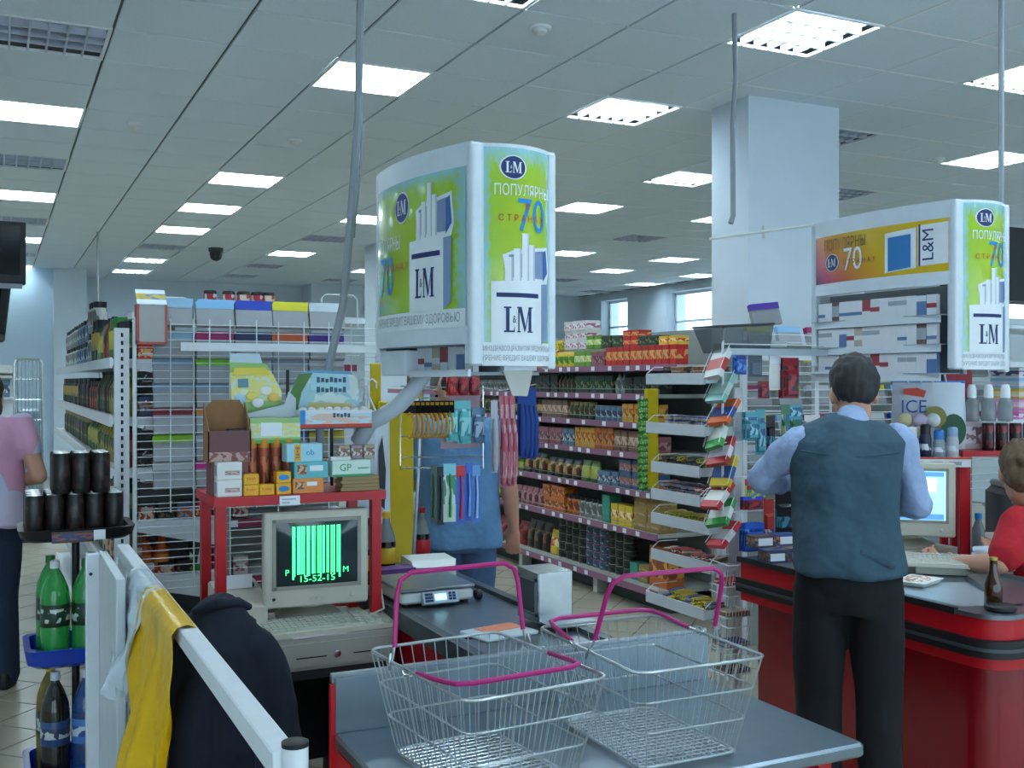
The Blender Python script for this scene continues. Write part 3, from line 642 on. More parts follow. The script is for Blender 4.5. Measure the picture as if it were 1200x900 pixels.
# monitor
def monitor(loc, rz, label, lit, scr):
    t = thing('crt_monitor', label, 'monitor', loc, rz)
    obj('bezel', MB().rbox(-.178, .178, 0, .05, .065, .385, r=.012, X=None), M_beige, t)
    shell = []
    for y, hw, z0, z1 in ((.05, .17, .07, .38), (.12, .16, .075, .375), (.24, .125, .09, .35), (.36, .10, .11, .31), (.38, .09, .12, .30)):
        shell.append([(-hw, y, z0), (hw, y, z0), (hw, y, z1), (-hw, y, z1)])
    obj('casing', MB().rings(shell), M_beige, t)
    fr = MB()
    for x0, x1, z0, z1 in ((-.15, -.138, .125, .36), (.138, .15, .125, .36), (-.15, .15, .348, .36), (-.15, .15, .125, .137)): fr.box(x0, x1, -.004, .004, z0, z1)
    obj('screen_surround', fr, mat('grey bezel edge', '9c9a8e', .5), t, smooth=False)
    g = MB(); n = 10; vs = []; fs = []
    for j in range(n + 1):
        for i in range(n + 1):
            a, b = i / n * 2 - 1, j / n * 2 - 1
            vs.append((a * .139, -.0005 - .004 * (1 - a * a) * (1 - b * b), .242 + b * .107))
    for j in range(n):
        for i in range(n): k = j * (n + 1) + i; fs.append((k, k + 1, k + n + 2, k + n + 1))
    g.add(vs, fs); sc = obj('screen', g, scr, t)
    obj('button', MB().lathe([(.008, 0), (.008, .004), (.006, .005)], 10, X=Matrix.Translation((.12, 0, .095)) @ Matrix.Rotation(R(90), 4, 'X')), M_beige, t)
    for k in range(3): obj('button', MB().lathe([(.006, 0), (.006, .004)], 8, X=Matrix.Translation((-.02 + k * .022, 0, .09)) @ Matrix.Rotation(R(90), 4, 'X')), M_beige, t)
    obj('maker_badge', MB().box(-.15, -.14, -.002, 0, .092, .10), M_black, t, smooth=False)
    obj('pedestal', MB().lathe([(.11, 0), (.115, .012), (.10, .025), (.05, .04), (.045, .075)], 20, c=(0, .15, 0)), M_beige, t)
    return t, sc
M_crt = mat('dark green tinted screen', '2c3a3c', .08, coat=.6)
t, sc = monitor((.975, 3.50, .76), R(-3), 'beige monitor with a glowing green barcode under the red stand', True, M_crt)
M_glow = mat('green phosphor', (.06, .95, .28), .5, var=0, emit=1.15)
rb = random.Random(3); bars = MB(); x = -.085
while x < .075:
    wd = rb.choice((.003, .003, .005, .008, .011)); z0 = .175 if rb.random() < .78 else .168
    bars.box(x, x + wd, -.0062, -.0058, z0, .335); x += wd + rb.choice((.0018, .002, .003, .006))
for x in (-.085, .072): bars.box(x, x + .006, -.0062, -.0058, .158, .335)
obj('barcode', bars, M_glow, sc, smooth=False)
def scr_fn(x0, z0): return lambda x, y: (x0 + x, -.0064, z0 + y)
text_on(sc, '15-52-15', .03, scr_fn(-.002, .158), M_glow, sx=1.15); text_on(sc, 'P', .028, scr_fn(-.102, .182), M_glow); text_on(sc, 'M', .028, scr_fn(.096, .182), M_glow)
# cash drawer
t = thing('cash_drawer', 'grey metal cash drawer under the keyboard', 'cash drawer', (1.0, 3.37, .645))
obj('case', MB().rbox(-.2, .205, .006, .43, 0, .105, r=.004, n=1), mat('grey beige metal', 'a9a99f', .45), t)
dr = obj('drawer_front', MB().box(-.185, .19, 0, .008, .012, .088), mat('grey beige metal'), t, smooth=False)
obj('slot', MB().box(-.13, -.03, -.001, 0, .04, .044), M_black, dr, smooth=False); obj('slot', MB().box(.06, .15, -.001, 0, .04, .044), M_black, dr, smooth=False)
obj('lock', MB().lathe([(.012, 0), (.012, .005), (.006, .007)], 14, X=Matrix.Translation((.005, 0, .046)) @ Matrix.Rotation(R(90), 4, 'X')), M_chrome, dr)
b = tag(obj('leaflet', MB().box(-.09, .09, -.03, .03, 0, .002), pack('leaflet print', 'd9c6da', 'b86ab0', 'e2e2ea', .3, .7, sc=5, axis=1), None, (.95, 3.405, .7505), R(4), None, False), 'pink leaflet lying on the cash drawer before the keyboard', 'leaflet')
# keyboard
def keyboard(loc, rz, label, w=.45):
    t = thing('keyboard', label, 'keyboard', loc, rz)
    obj('base', MB().prism([(0, 0), (0, .016), (.16, .03), (.16, 0)], -w / 2, w / 2, X=Matrix(((0, -1, 0, 0), (1, 0, 0, 0), (0, 0, 1, 0), (0, 0, 0, 1)))), M_beige, t, smooth=False)
    k = MB()
    for r_ in range(6):
        y = .016 + r_ * .0225 + (.006 if r_ == 5 else 0); z = .0165 + y * .0875
        n = 21 if r_ else 16
        for i in range(n):
            if r_ == 0 and 4 <= i <= 8: continue
            x = -w / 2 + .012 + i * (w - .024) / n
            if abs(i - n * .72) < .5 or abs(i - n * .86) < .4: continue
            k.box(x, x + (w - .024) / n - .0028, y, y + .0185, z - .004, z + .006)
    k.box(-w / 2 + .012 + 4 * (w - .024) / 16, -w / 2 + .012 + 9 * (w - .024) / 16 - .003, .016, .0345, .014, .0235)
    o = obj('keys', k, mat('pale key caps', 'c4c3b8', .5), t, smooth=False); o['kind'] = 'stuff'
    return t
keyboard((.985, 3.385, .7525), R(1), 'beige keyboard on the left cash drawer').scale = (1.02, 1.02, 1.0)
# receipt printer
t = thing('receipt_printer', 'beige receipt printer with black cover left of the monitor', 'printer', (.735, 3.56, .645))
obj('riser', MB().box(-.065, .065, -.02, .2, 0, .12), M_beige, t, smooth=False)
obj('body', MB().prism([(-.05, .12), (-.05, .19), (.05, .235), (.16, .25), (.19, .24), (.19, .12)], -.075, .075, X=Matrix(((0, 1, 0, 0), (1, 0, 0, 0), (0, 0, 1, 0), (0, 0, 0, 1)))), M_beige, t, smooth=False)
obj('cover', MB().prism([(.06, .238), (.15, .25), (.15, .262), (.06, .25)], -.055, .055, X=Matrix(((0, 1, 0, 0), (1, 0, 0, 0), (0, 0, 1, 0), (0, 0, 0, 1)))), M_black, t, smooth=False)
obj('paper', MB().box(-.045, .045, .045, .047, .24, .285), M_tagw, t, smooth=False)
tag(obj('cable', MB().tube([(1.13, 3.5, .765), (1.2, 3.47, .80), (1.215, 3.55, .86), (1.18, 3.7, .84)], .004, 6), M_beige), 'thin beige cable looping beside the monitor', 'cable')

# ---------------------------------------------------------------- goods on the red stand
ST = 1.205
def bx_(name, label, cat, x, y, z, w, d, h, m, rz=0.0, txt=None, tm=None, ts=.03, ty=None, sx=1.0):
    t = tag(obj(name, MB().rbox(-w / 2, w / 2, 0, d, 0, h, r=.002, n=1), m, None, (x, y, z), rz, None, False), label, cat)
    if txt: text_on(t, txt, ts, lambda a, b: (a, -.0006, (ty if ty is not None else h / 2) + b), tm, sx=sx)
    return t
M_bw = mat('white carton', 'dcdcd8', .5); M_kod = mat('yellow film box', 'e3a81c', .4); M_ltblue = mat('light blue carton', '9fd0de', .4); M_teal = mat('aqua carton', '5fb8bc', .4); M_or = mat('orange carton', 'dd8a3c', .4); M_gpw = mat('pale green carton', 'cfe6d8', .4); M_gp = mat('green print', '2f9a62', .5)
for k in range(2):
    t = bx_('white_box', f'{["lower", "upper"][k]} white box of the stack at the left end of the stand', 'box', .685, 3.50, ST + k * .056, .08, .07, .055, M_bw)
    obj('print_band', MB().box(-.015, .032, -.0008, 0, .014, .028), pack('small print', 'b08a7a', '5a6a8a', 'c8b8a8', .3, .7), t, smooth=False)
    obj('side_grey_line', MB().box(-.0408, -.0400, .01, .06, .012, .046), M_greyp, t, smooth=False)  # thin grey line on the left side of the box
for k, (x, z) in enumerate(((.755, 0), (.755, .036), (.806, 0))):
    t = bx_('film_box', f'yellow film box {["left of two at the front, under another", "on top of the left front one", "right of the two-high pile"][k]}', 'box', x, 3.50, ST + z, .05, .04, .035, M_kod, 0, 'Kodak', M_redp, .012, .02)
for k in range(2):
    t = bx_('blue_oval_box', f'yellow box with blue oval print, {["lower", "upper"][k]} of two beside the orange carton', 'box', .862, 3.50, ST + k * .038, .05, .045, .037, M_kod)
    e = MB(); n = 16; e.add([(.018 * math.cos(2 * math.pi * i / n), -.0008, .018 + .009 * math.sin(2 * math.pi * i / n)) for i in range(n)], [tuple(range(n))])
    obj('oval_print', e, M_blue, t, smooth=False)
t = bx_('orange_carton', 'orange carton with a baby portrait below the aqua carton', 'box', .945, 3.50, ST, .105, .07, .05, M_or)
obj('portrait', MB().box(-.045, -.015, -.0008, 0, .012, .04), pack('portrait print', 'b5794e', 'd0a27a', '7a4a2e', .1, .9, sc=3), t, smooth=False); obj('print_band', MB().box(-.005, .03, -.0008, 0, .024, .038), M_pw, t, smooth=False)
t = bx_('aqua_carton', 'aqua carton with a baby portrait stacked on the orange carton', 'box', .955, 3.50, ST + .05, .115, .07, .055, M_teal)
obj('portrait', MB().box(-.048, -.016, -.0008, 0, .012, .046), pack('portrait print'  , 'b5794e', 'd0a27a', '7a4a2e'), t, smooth=False); obj('print_band', MB().box(-.006, .04, -.0008, 0, .024, .042), M_pw, t, smooth=False)
t = bx_('tampon_carton', 'light blue carton marked 16+8 on top of the aqua carton', 'box', .935, 3.51, ST + .105, .122, .07, .06, M_ltblue, 0, 'ob', M_blue, .028, .03)
obj('yellow_band', MB().box(-.035, -.013, -.0008, 0, .002, .058), M_kod, t, smooth=False)
text_on(t, '16+8', .02, lambda a, b: (-.024 - b, -.0012, .03 + a), M_navy)
for o_ in t.children:
    if o_.name.startswith('lettering') and len(o_.data.vertices) < 60: o_.location.x = .018
t = bx_('battery_carton', 'white and green battery carton marked GP', 'box', 1.095, 3.50, ST + .05, .135, .07, .055, M_gpw, 0, 'GP', M_gp, .034, .03)
[setattr(o_.location, 'x', -.022) for o_ in t.children]; obj('green_band', MB().box(-.068, .068, -.0008, 0, .0, .008), M_gp, t, smooth=False); obj('print_band', MB().box(.022, .06, -.0008, 0, .026, .03), M_gp, t, smooth=False)
for k in range(4): bx_('tan_box', f'flat tan box, {["lowest", "second", "third", "topmost"][k]} of the pile under the battery carton', 'box', 1.125 + .003 * (k % 2), 3.50, ST + k * .0125, .135 - .004 * (k % 2), .08, .012, mat('tan card', '9a8458', .6), R((k % 3 - 1) * 2))
for k in range(3):
    t = bx_('small_pack', f'small see-through pack of brown sweets, {["left", "middle", "right"][k]} of three above the battery carton', 'packet', 1.085 + k * .045, 3.55, ST + .108, .04, .03, .045, pack(f'sweet print {k}', ['a88a7a', '9a7a8a', 'a89078'][k], 'cfc4ba', '7a5a4a', .2, .8))
bx_('white_tray_box', 'low white box lying on the battery carton', 'box', 1.06, 3.51, ST + .1055, .07, .03, .012, M_bw)
# tubes of sweets
for k in range(4):
    t = thing('sweet_tube', f'tall orange red tube of sweets, {["first", "second", "third", "fourth"][k]} from left behind the film boxes', 'tube', (.775 + .042 * k, 3.60, ST), 0, 'sweet tubes on the stand')
    obj('body', MB().lathe([(.017, 0), (.018, .01), (.018, .15)], 12), pack('sweet tube print', 'a8482c', '8a3a28', 'c46a3a', .2, .8, sc=5), t); obj('cap', MB().lathe([(.018, .15), (.019, .152), (.019, .178), (.015, .18)], 12), mat('orange cap', 'd08a2c', .4), t)
# cardboard display box
M_card = mat('brown cardboard', '8a6440', .8, var=.15, scale=30); M_cardin = pack('chocolate box print', '5a2020', '7a3a30', 'b08a80', .0, .3, sc=9, amount=.5)
t = thing('cardboard_display', 'opened brown cardboard display box with a dark red front', 'box', (.695, 3.56, ST + .112))
obj('front', MB().box(-.07, .07, -.012, -.008, 0, .10), M_cardin, t, smooth=False); obj('base', MB().box(-.07, .07, -.012, .08, -.004, 0), M_card, t, smooth=False)
obj('back_flap', MB().prism([(-.066, 0), (.066, 0), (.066, .17), (.05, .20), (-.04, .20), (-.066, .17)], .076, .08), M_card, t, smooth=False)
obj('side', MB().prism([(-.012, 0), (.08, 0), (.08, .19), (-.012, .10)], -.07, -.066, X=Matrix(((0, 1, 0, 0), (1, 0, 0, 0), (0, 0, 1, 0), (0, 0, 0, 1)))), M_card, t, smooth=False); obj('side', MB().prism([(-.012, 0), (.08, 0), (.08, .19), (-.012, .10)], .066, .07, X=Matrix(((0, 1, 0, 0), (1, 0, 0, 0), (0, 0, 1, 0), (0, 0, 0, 1)))), M_card, t, smooth=False)
obj('stand_block', MB().box(-.06, .06, -.01, .08, -.112, -.004), mat('dark pink card', '7a4a4c', .6), t, smooth=False)
# printed sweets cards: bright print without figures
PR1 = pack('sweets bag print', '8fb86a', 'd8d27a', 'c4d4c0', .22, .8, sc=15, amount=.4); PR2 = pack('sweets card print', '5a9ac4', 'c9d8d2', '9ac4cc', .1, .92, sc=9, amount=.45); PR3 = pack('sweets box print', 'd8dce0', 'b8d4e0', 'd8b8a8', .2, .8, sc=6)
t = thing('sweets_bag', 'bright yellow and green sweets bag hanging before the wire rack', 'bag', (.815, 3.68, 1.47), 0, None, (R(-4), R(-3), 0))
obj('bag', MB().rings([[(-.085, 0, 0), (.085, 0, .005), (.085, .012, .005), (-.085, .012, 0)], [(-.088, -.014, .07), (.085, -.014, .07), (.085, .02, .07), (-.088, .02, .07)], [(-.085, -.012, .13), (.06, -.012, .13), (.06, .02, .13), (-.085, .02, .13)], [(-.082, 0, .18), (.04, 0, .17), (.04, .008, .17), (-.082, .008, .18)]]), PR1, t)
obj('header', MB().rings([[(-.082, 0, .178), (.03, 0, .17), (.03, .006, .17), (-.082, .006, .178)], [(-.078, 0, .21), (.02, 0, .205), (.02, .006, .205), (-.078, .006, .21)]]), mat('clear pale header', 'b8ccd4', .3), t)
obj('title_band', MB().rings([[(-.08, -.016, .135), (.05, -.016, .13), (.05, -.013, .13), (-.08, -.013, .135)], [(-.07, -.013, .16), (.035, -.013, .155), (.035, -.01, .155), (-.07, -.01, .16)]]), mat('title yellow print', 'dcc44a', .5), t); obj('blue_window', MB().box(-.062, -.028, -.0175, -.013, .09, .12), mat('window slate print', '5a8a9a', .4), t, smooth=False)
for k_, (bx1, bz1, cc_) in enumerate(((-.06, .05, 'a8cce0'), (-.02, .06, 'e2cf6a'), (.03, .075, 'e8e4dc'), (.055, .05, 'e0b85a'), (.0, .035, 'dcdce0'))): obj('print_blotch', MB().ell((bx1, -.0165, bz1), (.02, .004, .016), 12, 7), mat('blotch ' + cc_, cc_, .5), t)
t = thing('sweets_card', 'arched blue seaside sweets card behind the long sweets box', 'display card', (1.075, 3.71, 1.42))
poly = [(-.13, 0), (.105, 0), (.115, .10), (.105, .17), (.08, .195), (-.06, .20), (-.10, .19), (-.14, .13), (-.15, .06)]
obj('board', MB().prism(poly, -.004, .0), PR2, t, smooth=False)
obj('sky_panel', MB().prism([(-.07, .13), (.08, .13), (.07, .185), (-.06, .19)], -.006, -.004), mat('pale sky print', 'a9d2dc', .5), t, smooth=False)
obj('sand_panel', MB().prism([(-.07, .03), (.08, .03), (.085, .08), (-.075, .085)], -.006, -.004), mat('sand print', 'd4c07a', .5), t, smooth=False)
obj('tree_print', MB().prism([(-.15, .03), (-.12, .03), (-.10, .12), (-.06, .19), (-.11, .185), (-.14, .12)], -.007, -.005), mat('palm green print', '4f7a3a', .5), t, smooth=False)
for k in range(2):
    n_ = MB()
    for q in range(7): n_.box(-.045 + q * .016, -.034 + q * .016, -.0075, -.006, .155 - k * .035 + (.002 * (q % 2)), .175 - k * .035 - .003 * (q % 3))
    o = obj('blurred_lettering', n_, mat('faded ink', '3c5a70', .6), t, smooth=False); o['kind'] = 'stuff'
t = thing('sweets_box', 'long white sweets box with red lower edge lying above the stand', 'box', (1.065, 3.585, 1.42))
obj('body', MB().box(-.125, .13, 0, .08, 0, .06), PR3, t, smooth=False); obj('red_edge', MB().box(-.1255, .1305, -.001, 0, 0, .012), M_redp, t, smooth=False); obj('blue_end', MB().box(-.1255, -.108, -.001, 0, .012, .06), M_blue, t, smooth=False)
sc_ = MB()
for k in range(8): sc_.lathe([(.016, 0), (.014, .008), (.004, .013)], 10, c=(-.108 + k * .031, .03, .058))
o = obj('wrapped_tops', sc_, M_bw, t); o['kind'] = 'stuff'
n_ = MB()
for q in range(5): n_.box(-.01 + q * .013, -.001 + q * .013, -.0012, 0, .034 + .002 * (q % 2), .05 - .002 * (q % 3))
o = obj('blurred_lettering', n_, mat('faded ink'), t, smooth=False); o['kind'] = 'stuff'
t = thing('sweets_display', 'open white and yellow sweets display standing on the stand shelf', 'display box', (.855, 3.585, 1.37))
obj('tray', MB().box(-.085, .085, 0, .08, .0, .085), PR1, t, smooth=False); obj('back_board', MB().prism([(.0, .06), (.085, .06), (.085, .15), (.06, .175), (.045, .13), (-.085, .10), (-.085, .06)], .06, .064), mat('silver card', 'b4bcc4', .4), t, smooth=False)
obj('label_window', MB().box(-.05, .02, -.002, 0, .025, .07), M_tagw, t, smooth=False); obj('green_band', MB().box(-.0855, .0855, -.001, 0, .0, .012), mat('green stripe', '5aa03a', .5), t, smooth=False); obj('riser_rod', MB().box(-.07, .07, .02, .07, -.145, 0), M_black, t, smooth=False)
# ================================================================ hanging cigarette cases
def poster(name, c0, c1, edge, grad=False):
    if name in _M: return _M[name]
    m = bpy.data.materials.new(name); m.use_nodes = True; nt = m.node_tree; b = nt.nodes['Principled BSDF']; N = nt.nodes.new; L = nt.links.new
    uv = N('ShaderNodeUVMap'); sp = N('ShaderNodeSeparateXYZ'); L(uv.outputs[0], sp.inputs[0])
    cr = N('ShaderNodeValToRGB'); e = cr.color_ramp.elements
    if grad:   # diagonal print: magenta over red to yellow
        ad = N('ShaderNodeMath'); ad.operation = 'MULTIPLY_ADD'; ad.inputs[1].default_value = .35; L(sp.outputs[1], ad.inputs[0]); L(sp.outputs[0], ad.inputs[2])
        e[0].position = .0; e[0].color = lin(hx('6a2a5a')) + (1,); e[1].position = .75; e[1].color = lin(hx('d8b414')) + (1,)
        for p, c in ((.18, 'b8405a'), (.42, 'd0862a')): k = e.new(p); k.color = lin(hx(c)) + (1,)
        L(ad.outputs[0], cr.inputs[0]); L(cr.outputs[0], b.inputs['Base Color'])
    else:
        mx = []
        for i in (0, 1):
            s1 = N('ShaderNodeMath'); s1.operation = 'SUBTRACT'; s1.inputs[1].default_value = .5; L(sp.outputs[i], s1.inputs[0])
            a1 = N('ShaderNodeMath'); a1.operation = 'ABSOLUTE'; L(s1.outputs[0], a1.inputs[0]); mx.append(a1)
        mm = N('ShaderNodeMath'); mm.operation = 'MAXIMUM'; L(mx[0].outputs[0], mm.inputs[0]); L(mx[1].outputs[0], mm.inputs[1])
        vz = N('ShaderNodeTexVoronoi'); vz.inputs['Scale'].default_value = 26; L(uv.outputs[0], vz.inputs['Vector'])
        ad = N('ShaderNodeMath'); ad.operation = 'MULTIPLY_ADD'; ad.inputs[1].default_value = .06; L(vz.outputs['Distance'], ad.inputs[0]); L(mm.outputs[0], ad.inputs[2])
        e[0].position = .25; e[0].color = lin(hx(c0)) + (1,); e[1].position = .535; e[1].color = lin(hx(edge)) + (1,)
        k = e.new(.44); k.color = lin(hx(c1)) + (1,)
        L(ad.outputs[0], cr.inputs[0]); L(cr.outputs[0], b.inputs['Base Color'])
    b.inputs['Roughness'].default_value = .22; b.inputs['Coat Weight'].default_value = .6; b.inputs['Coat Roughness'].default_value = .05
    _M[name] = m; return m
M_case = mat('white display case', 'd4dde4', .35); M_casein = mat('grey case inside', '9aa4ac', .5)
POST_G = poster('green poster', 'a9c81e', '9cc424', '8fc4d8'); POST_Y = poster('sunset poster', '', '', '', True)
def strip(fn, t0, t1, z0, z1, n=40, uv=True):
    me = bpy.data.meshes.new('print'); vs = []; fs = []; uvs = []
    for i in range(n + 1):
        t = t0 + (t1 - t0) * i / n
        vs += [fn(t, z0), fn(t, z1)]
    for i in range(n): fs.append((2 * i, 2 * i + 2, 2 * i + 3, 2 * i + 1)); uvs += [(i / n, 0), ((i + 1) / n, 0), ((i + 1) / n, 1), (i / n, 1)]
    me.from_pydata(vs, [], fs); ul = me.uv_layers.new(name='UVMap')
    for k, q in enumerate(uvs): ul.data[k].uv = q
    me.polygons.foreach_set('use_smooth', [True] * n)
    return me
def surf_poly(parent, fn, pts, m, name, off=.0):
    polys = pts if isinstance(pts[0], list) else [pts]
    vs = []; fs = []
    def clip(poly, c, sgn):
        o = []
        for i in range(len(poly)):
            a, b = poly[i], poly[(i + 1) % len(poly)]; da, db = sgn * (a[0] - c), sgn * (b[0] - c)
            if da >= 0: o.append(a)
            if da * db < 0: k = da / (da - db); o.append((c, a[1] + (b[1] - a[1]) * k))
        return o
    for pts in polys:
      lo, hi = min(p[0] for p in pts), max(p[0] for p in pts); n = max(1, int((hi - lo) * 40))
      for i in range(n):
        q = clip(clip(pts, lo + (hi - lo) * i / n, 1), lo + (hi - lo) * (i + 1) / n, -1)
        if len(q) < 3: continue
        fs.append(tuple(range(len(vs), len(vs) + len(q)))); vs += [fn(t, z, off) for t, z in q]
    me = bpy.data.meshes.new(name); me.from_pydata(vs, [], fs); me.materials.append(m)
    return link(name, me, parent)
def slab(fn, t0, t1, z0, z1, th, n=24):
    """curved slab: outer and inner skins"""
    b = MB(); rs = []
    for i in range(n + 1):
        t = t0 + (t1 - t0) * i / n
        rs.append([fn(t, z0, 0), fn(t, z1, 0), fn(t, z1, -th), fn(t, z0, -th)])
    return b.rings(rs)
def oval(c, rt, rz, n=24): return [(c[0] + rt * math.cos(2 * math.pi * i / n), c[1] + rz * math.sin(2 * math.pi * i / n)) for i in range(n)]
SER = dict(L=[[(.1, 0), (.28, 0), (.28, 1), (.1, 1)], [(0, 0), (.55, 0), (.55, .07), (0, .07)], [(.48, .05), (.55, .05), (.55, .25)], [(0, .94), (.38, .94), (.38, 1), (0, 1)]],
           M=[[(.06, 0), (.13, 0), (.13, 1), (.06, 1)], [(0, 0), (.2, 0), (.2, .05), (0, .05)], [(.06, 1), (.25, 1), (.50, .18), (.42, 0)], [(.42, 0), (.49, .1), (.74, 1), (.68, 1)], [(.66, 0), (.84, 0), (.84, 1), (.66, 1)], [(.58, 0), (.92, 0), (.92, .05), (.58, .05)], [(0, .95), (.14, .95), (.14, 1), (0, 1)], [(.76, .95), (.92, .95), (.92, 1), (.76, 1)]])
def serif(par, fn, c, h, wd, wid, m, off, name):
    """condensed serif L&M lettering, h tall and wd wide"""
    def put(l, x0, w_): return [[(c[0] + (x0 + a * w_) * wd / wid, c[1] + (b - .5) * h) for a, b in p] for p in SER[l]]
    surf_poly(par, fn, put('L', -.5, .62) + put('M', -.08, .63), m, name, off)
    text_on(par, '&', h * .42, lambda x, y: fn(c[0] + (-.17 * wd + x) / wid, c[1] + .0 * h + y, off + .0005), m, name, sx=.6)
def logo(par, fn, c, rt, rz, wid):
    surf_poly(par, fn, oval(c, rt * 1.12, rz * 1.1), M_pw, 'logo_ring', .001); surf_poly(par, fn, oval(c, rt, rz), M_navy, 'logo_disc', .002)
    serif(par, fn, c, rz * 1.0, rt * wid * 1.35, wid, M_pw, .003, 'logo_lettering')
def pack_art(par, fn, t0, t1, z0, z1, wid):
    """print of an open packet with raised cigarettes"""
    M_b2 = mat('print blue grey', '7f93b4', .5); M_b3 = mat('print dark blue', '3f66a8', .5); M_b4 = mat('print grey', 'b9c2cc', .5)
    W_, H_ = t1 - t0, z1 - z0
    def q(a, b): return (t0 + a * W_, z0 + b * H_)
    surf_poly(par, fn, [q(.28, .55), q(.95, .55), q(1.0, .66), q(.96, .90), q(.36, .84), q(.22, .80)], M_pw, 'lid_print', .001)
    surf_poly(par, fn, [q(.30, .60), q(.88, .60), q(.86, .86), q(.30, .80)], M_b2, 'lid_inside_print', .0015)
    surf_poly(par, fn, [q(.86, .58), q(.97, .66), q(.93, .87), q(.86, .85)], M_b3, 'lid_side_print', .002)
    for a, b in ((.30, .78), (.42, .86), (.54, 1.0), (.64, .90)): surf_poly(par, fn, [q(a - .055, .5), q(a + .055, .5), q(a + .055, b), q(a - .055, b)], M_pw, 'cigarette_print', .0025); surf_poly(par, fn, [q(a + .03, .5), q(a + .055, .5), q(a + .055, b), q(a + .03, b)], M_b4, 'cigarette_print', .003)
    surf_poly(par, fn, [q(.08, 0), q(.82, 0), q(.82, .55), q(.68, .58), q(.08, .56)], M_pw, 'packet_print', .0035)
    surf_poly(par, fn, [q(.82, 0), q(.96, .05), q(.97, .56), q(.82, .55)], M_b2, 'packet_side_print', .0035)
    surf_poly(par, fn, [q(.14, .42), q(.76, .42), q(.76, .46), q(.14, .46)], M_navy, 'packet_band_print', .004)
    serif(par, fn, (t0 + .44 * W_, z0 + .22 * H_), H_ * .23, W_ * wid * .42, wid, M_navy, .0045, 'packet_lettering')
WARN1, WARN2 = 'МИНЗДРАВСОЦРАЗВИТИЯ ПРЕДУПРЕЖДАЕТ', 'КУРЕНИЕ ВРЕДИТ ВАШЕМУ ЗДОРОВЬЮ'
M_cp = [mat('cig white', 'd9dde2', .4), mat('cig blue', '5a7aa8', .4), mat('cig red', '9a4048', .4), mat('cig grey', '9aa6b2', .4), mat('cig sand', 'b8b0a0', .4), mat('cig brown', '6a5048', .4)]
def cig_mesh(base, band, z0, z1, name):
    b = MB().box(-.0265, .0265, 0, .022, 0, .087, 0).box(-.0268, .0268, -.0006, .0, z0, z1, 1)
    return b.mesh(name, [base, band], False)
CIG = [(cig_mesh(M_cp[0], M_cp[1], .02, .035, 'cigarette_pack'), 'white pack with low blue band'), (cig_mesh(M_cp[0], M_cp[3], .05, .07, 'cigarette_pack'), 'white pack with grey band'), (cig_mesh(M_cp[2], M_cp[0], .0, .035, 'cigarette_pack'), 'red and white pack'), (cig_mesh(M_cp[0], M_cp[2], .03, .05, 'cigarette_pack'), 'white pack with red band'),
       (cig_mesh(M_cp[1], M_cp[0], .06, .085, 'cigarette_pack'), 'blue pack with white top'), (cig_mesh(M_cp[4], M_cp[0], .03, .05, 'cigarette_pack'), 'sand coloured pack'), (cig_mesh(M_cp[5], M_cp[3], .02, .07, 'cigarette_pack'), 'brown pack'), (cig_mesh(M_cp[0], M_cp[0], .02, .03, 'cigarette_pack'), 'plain white pack')]
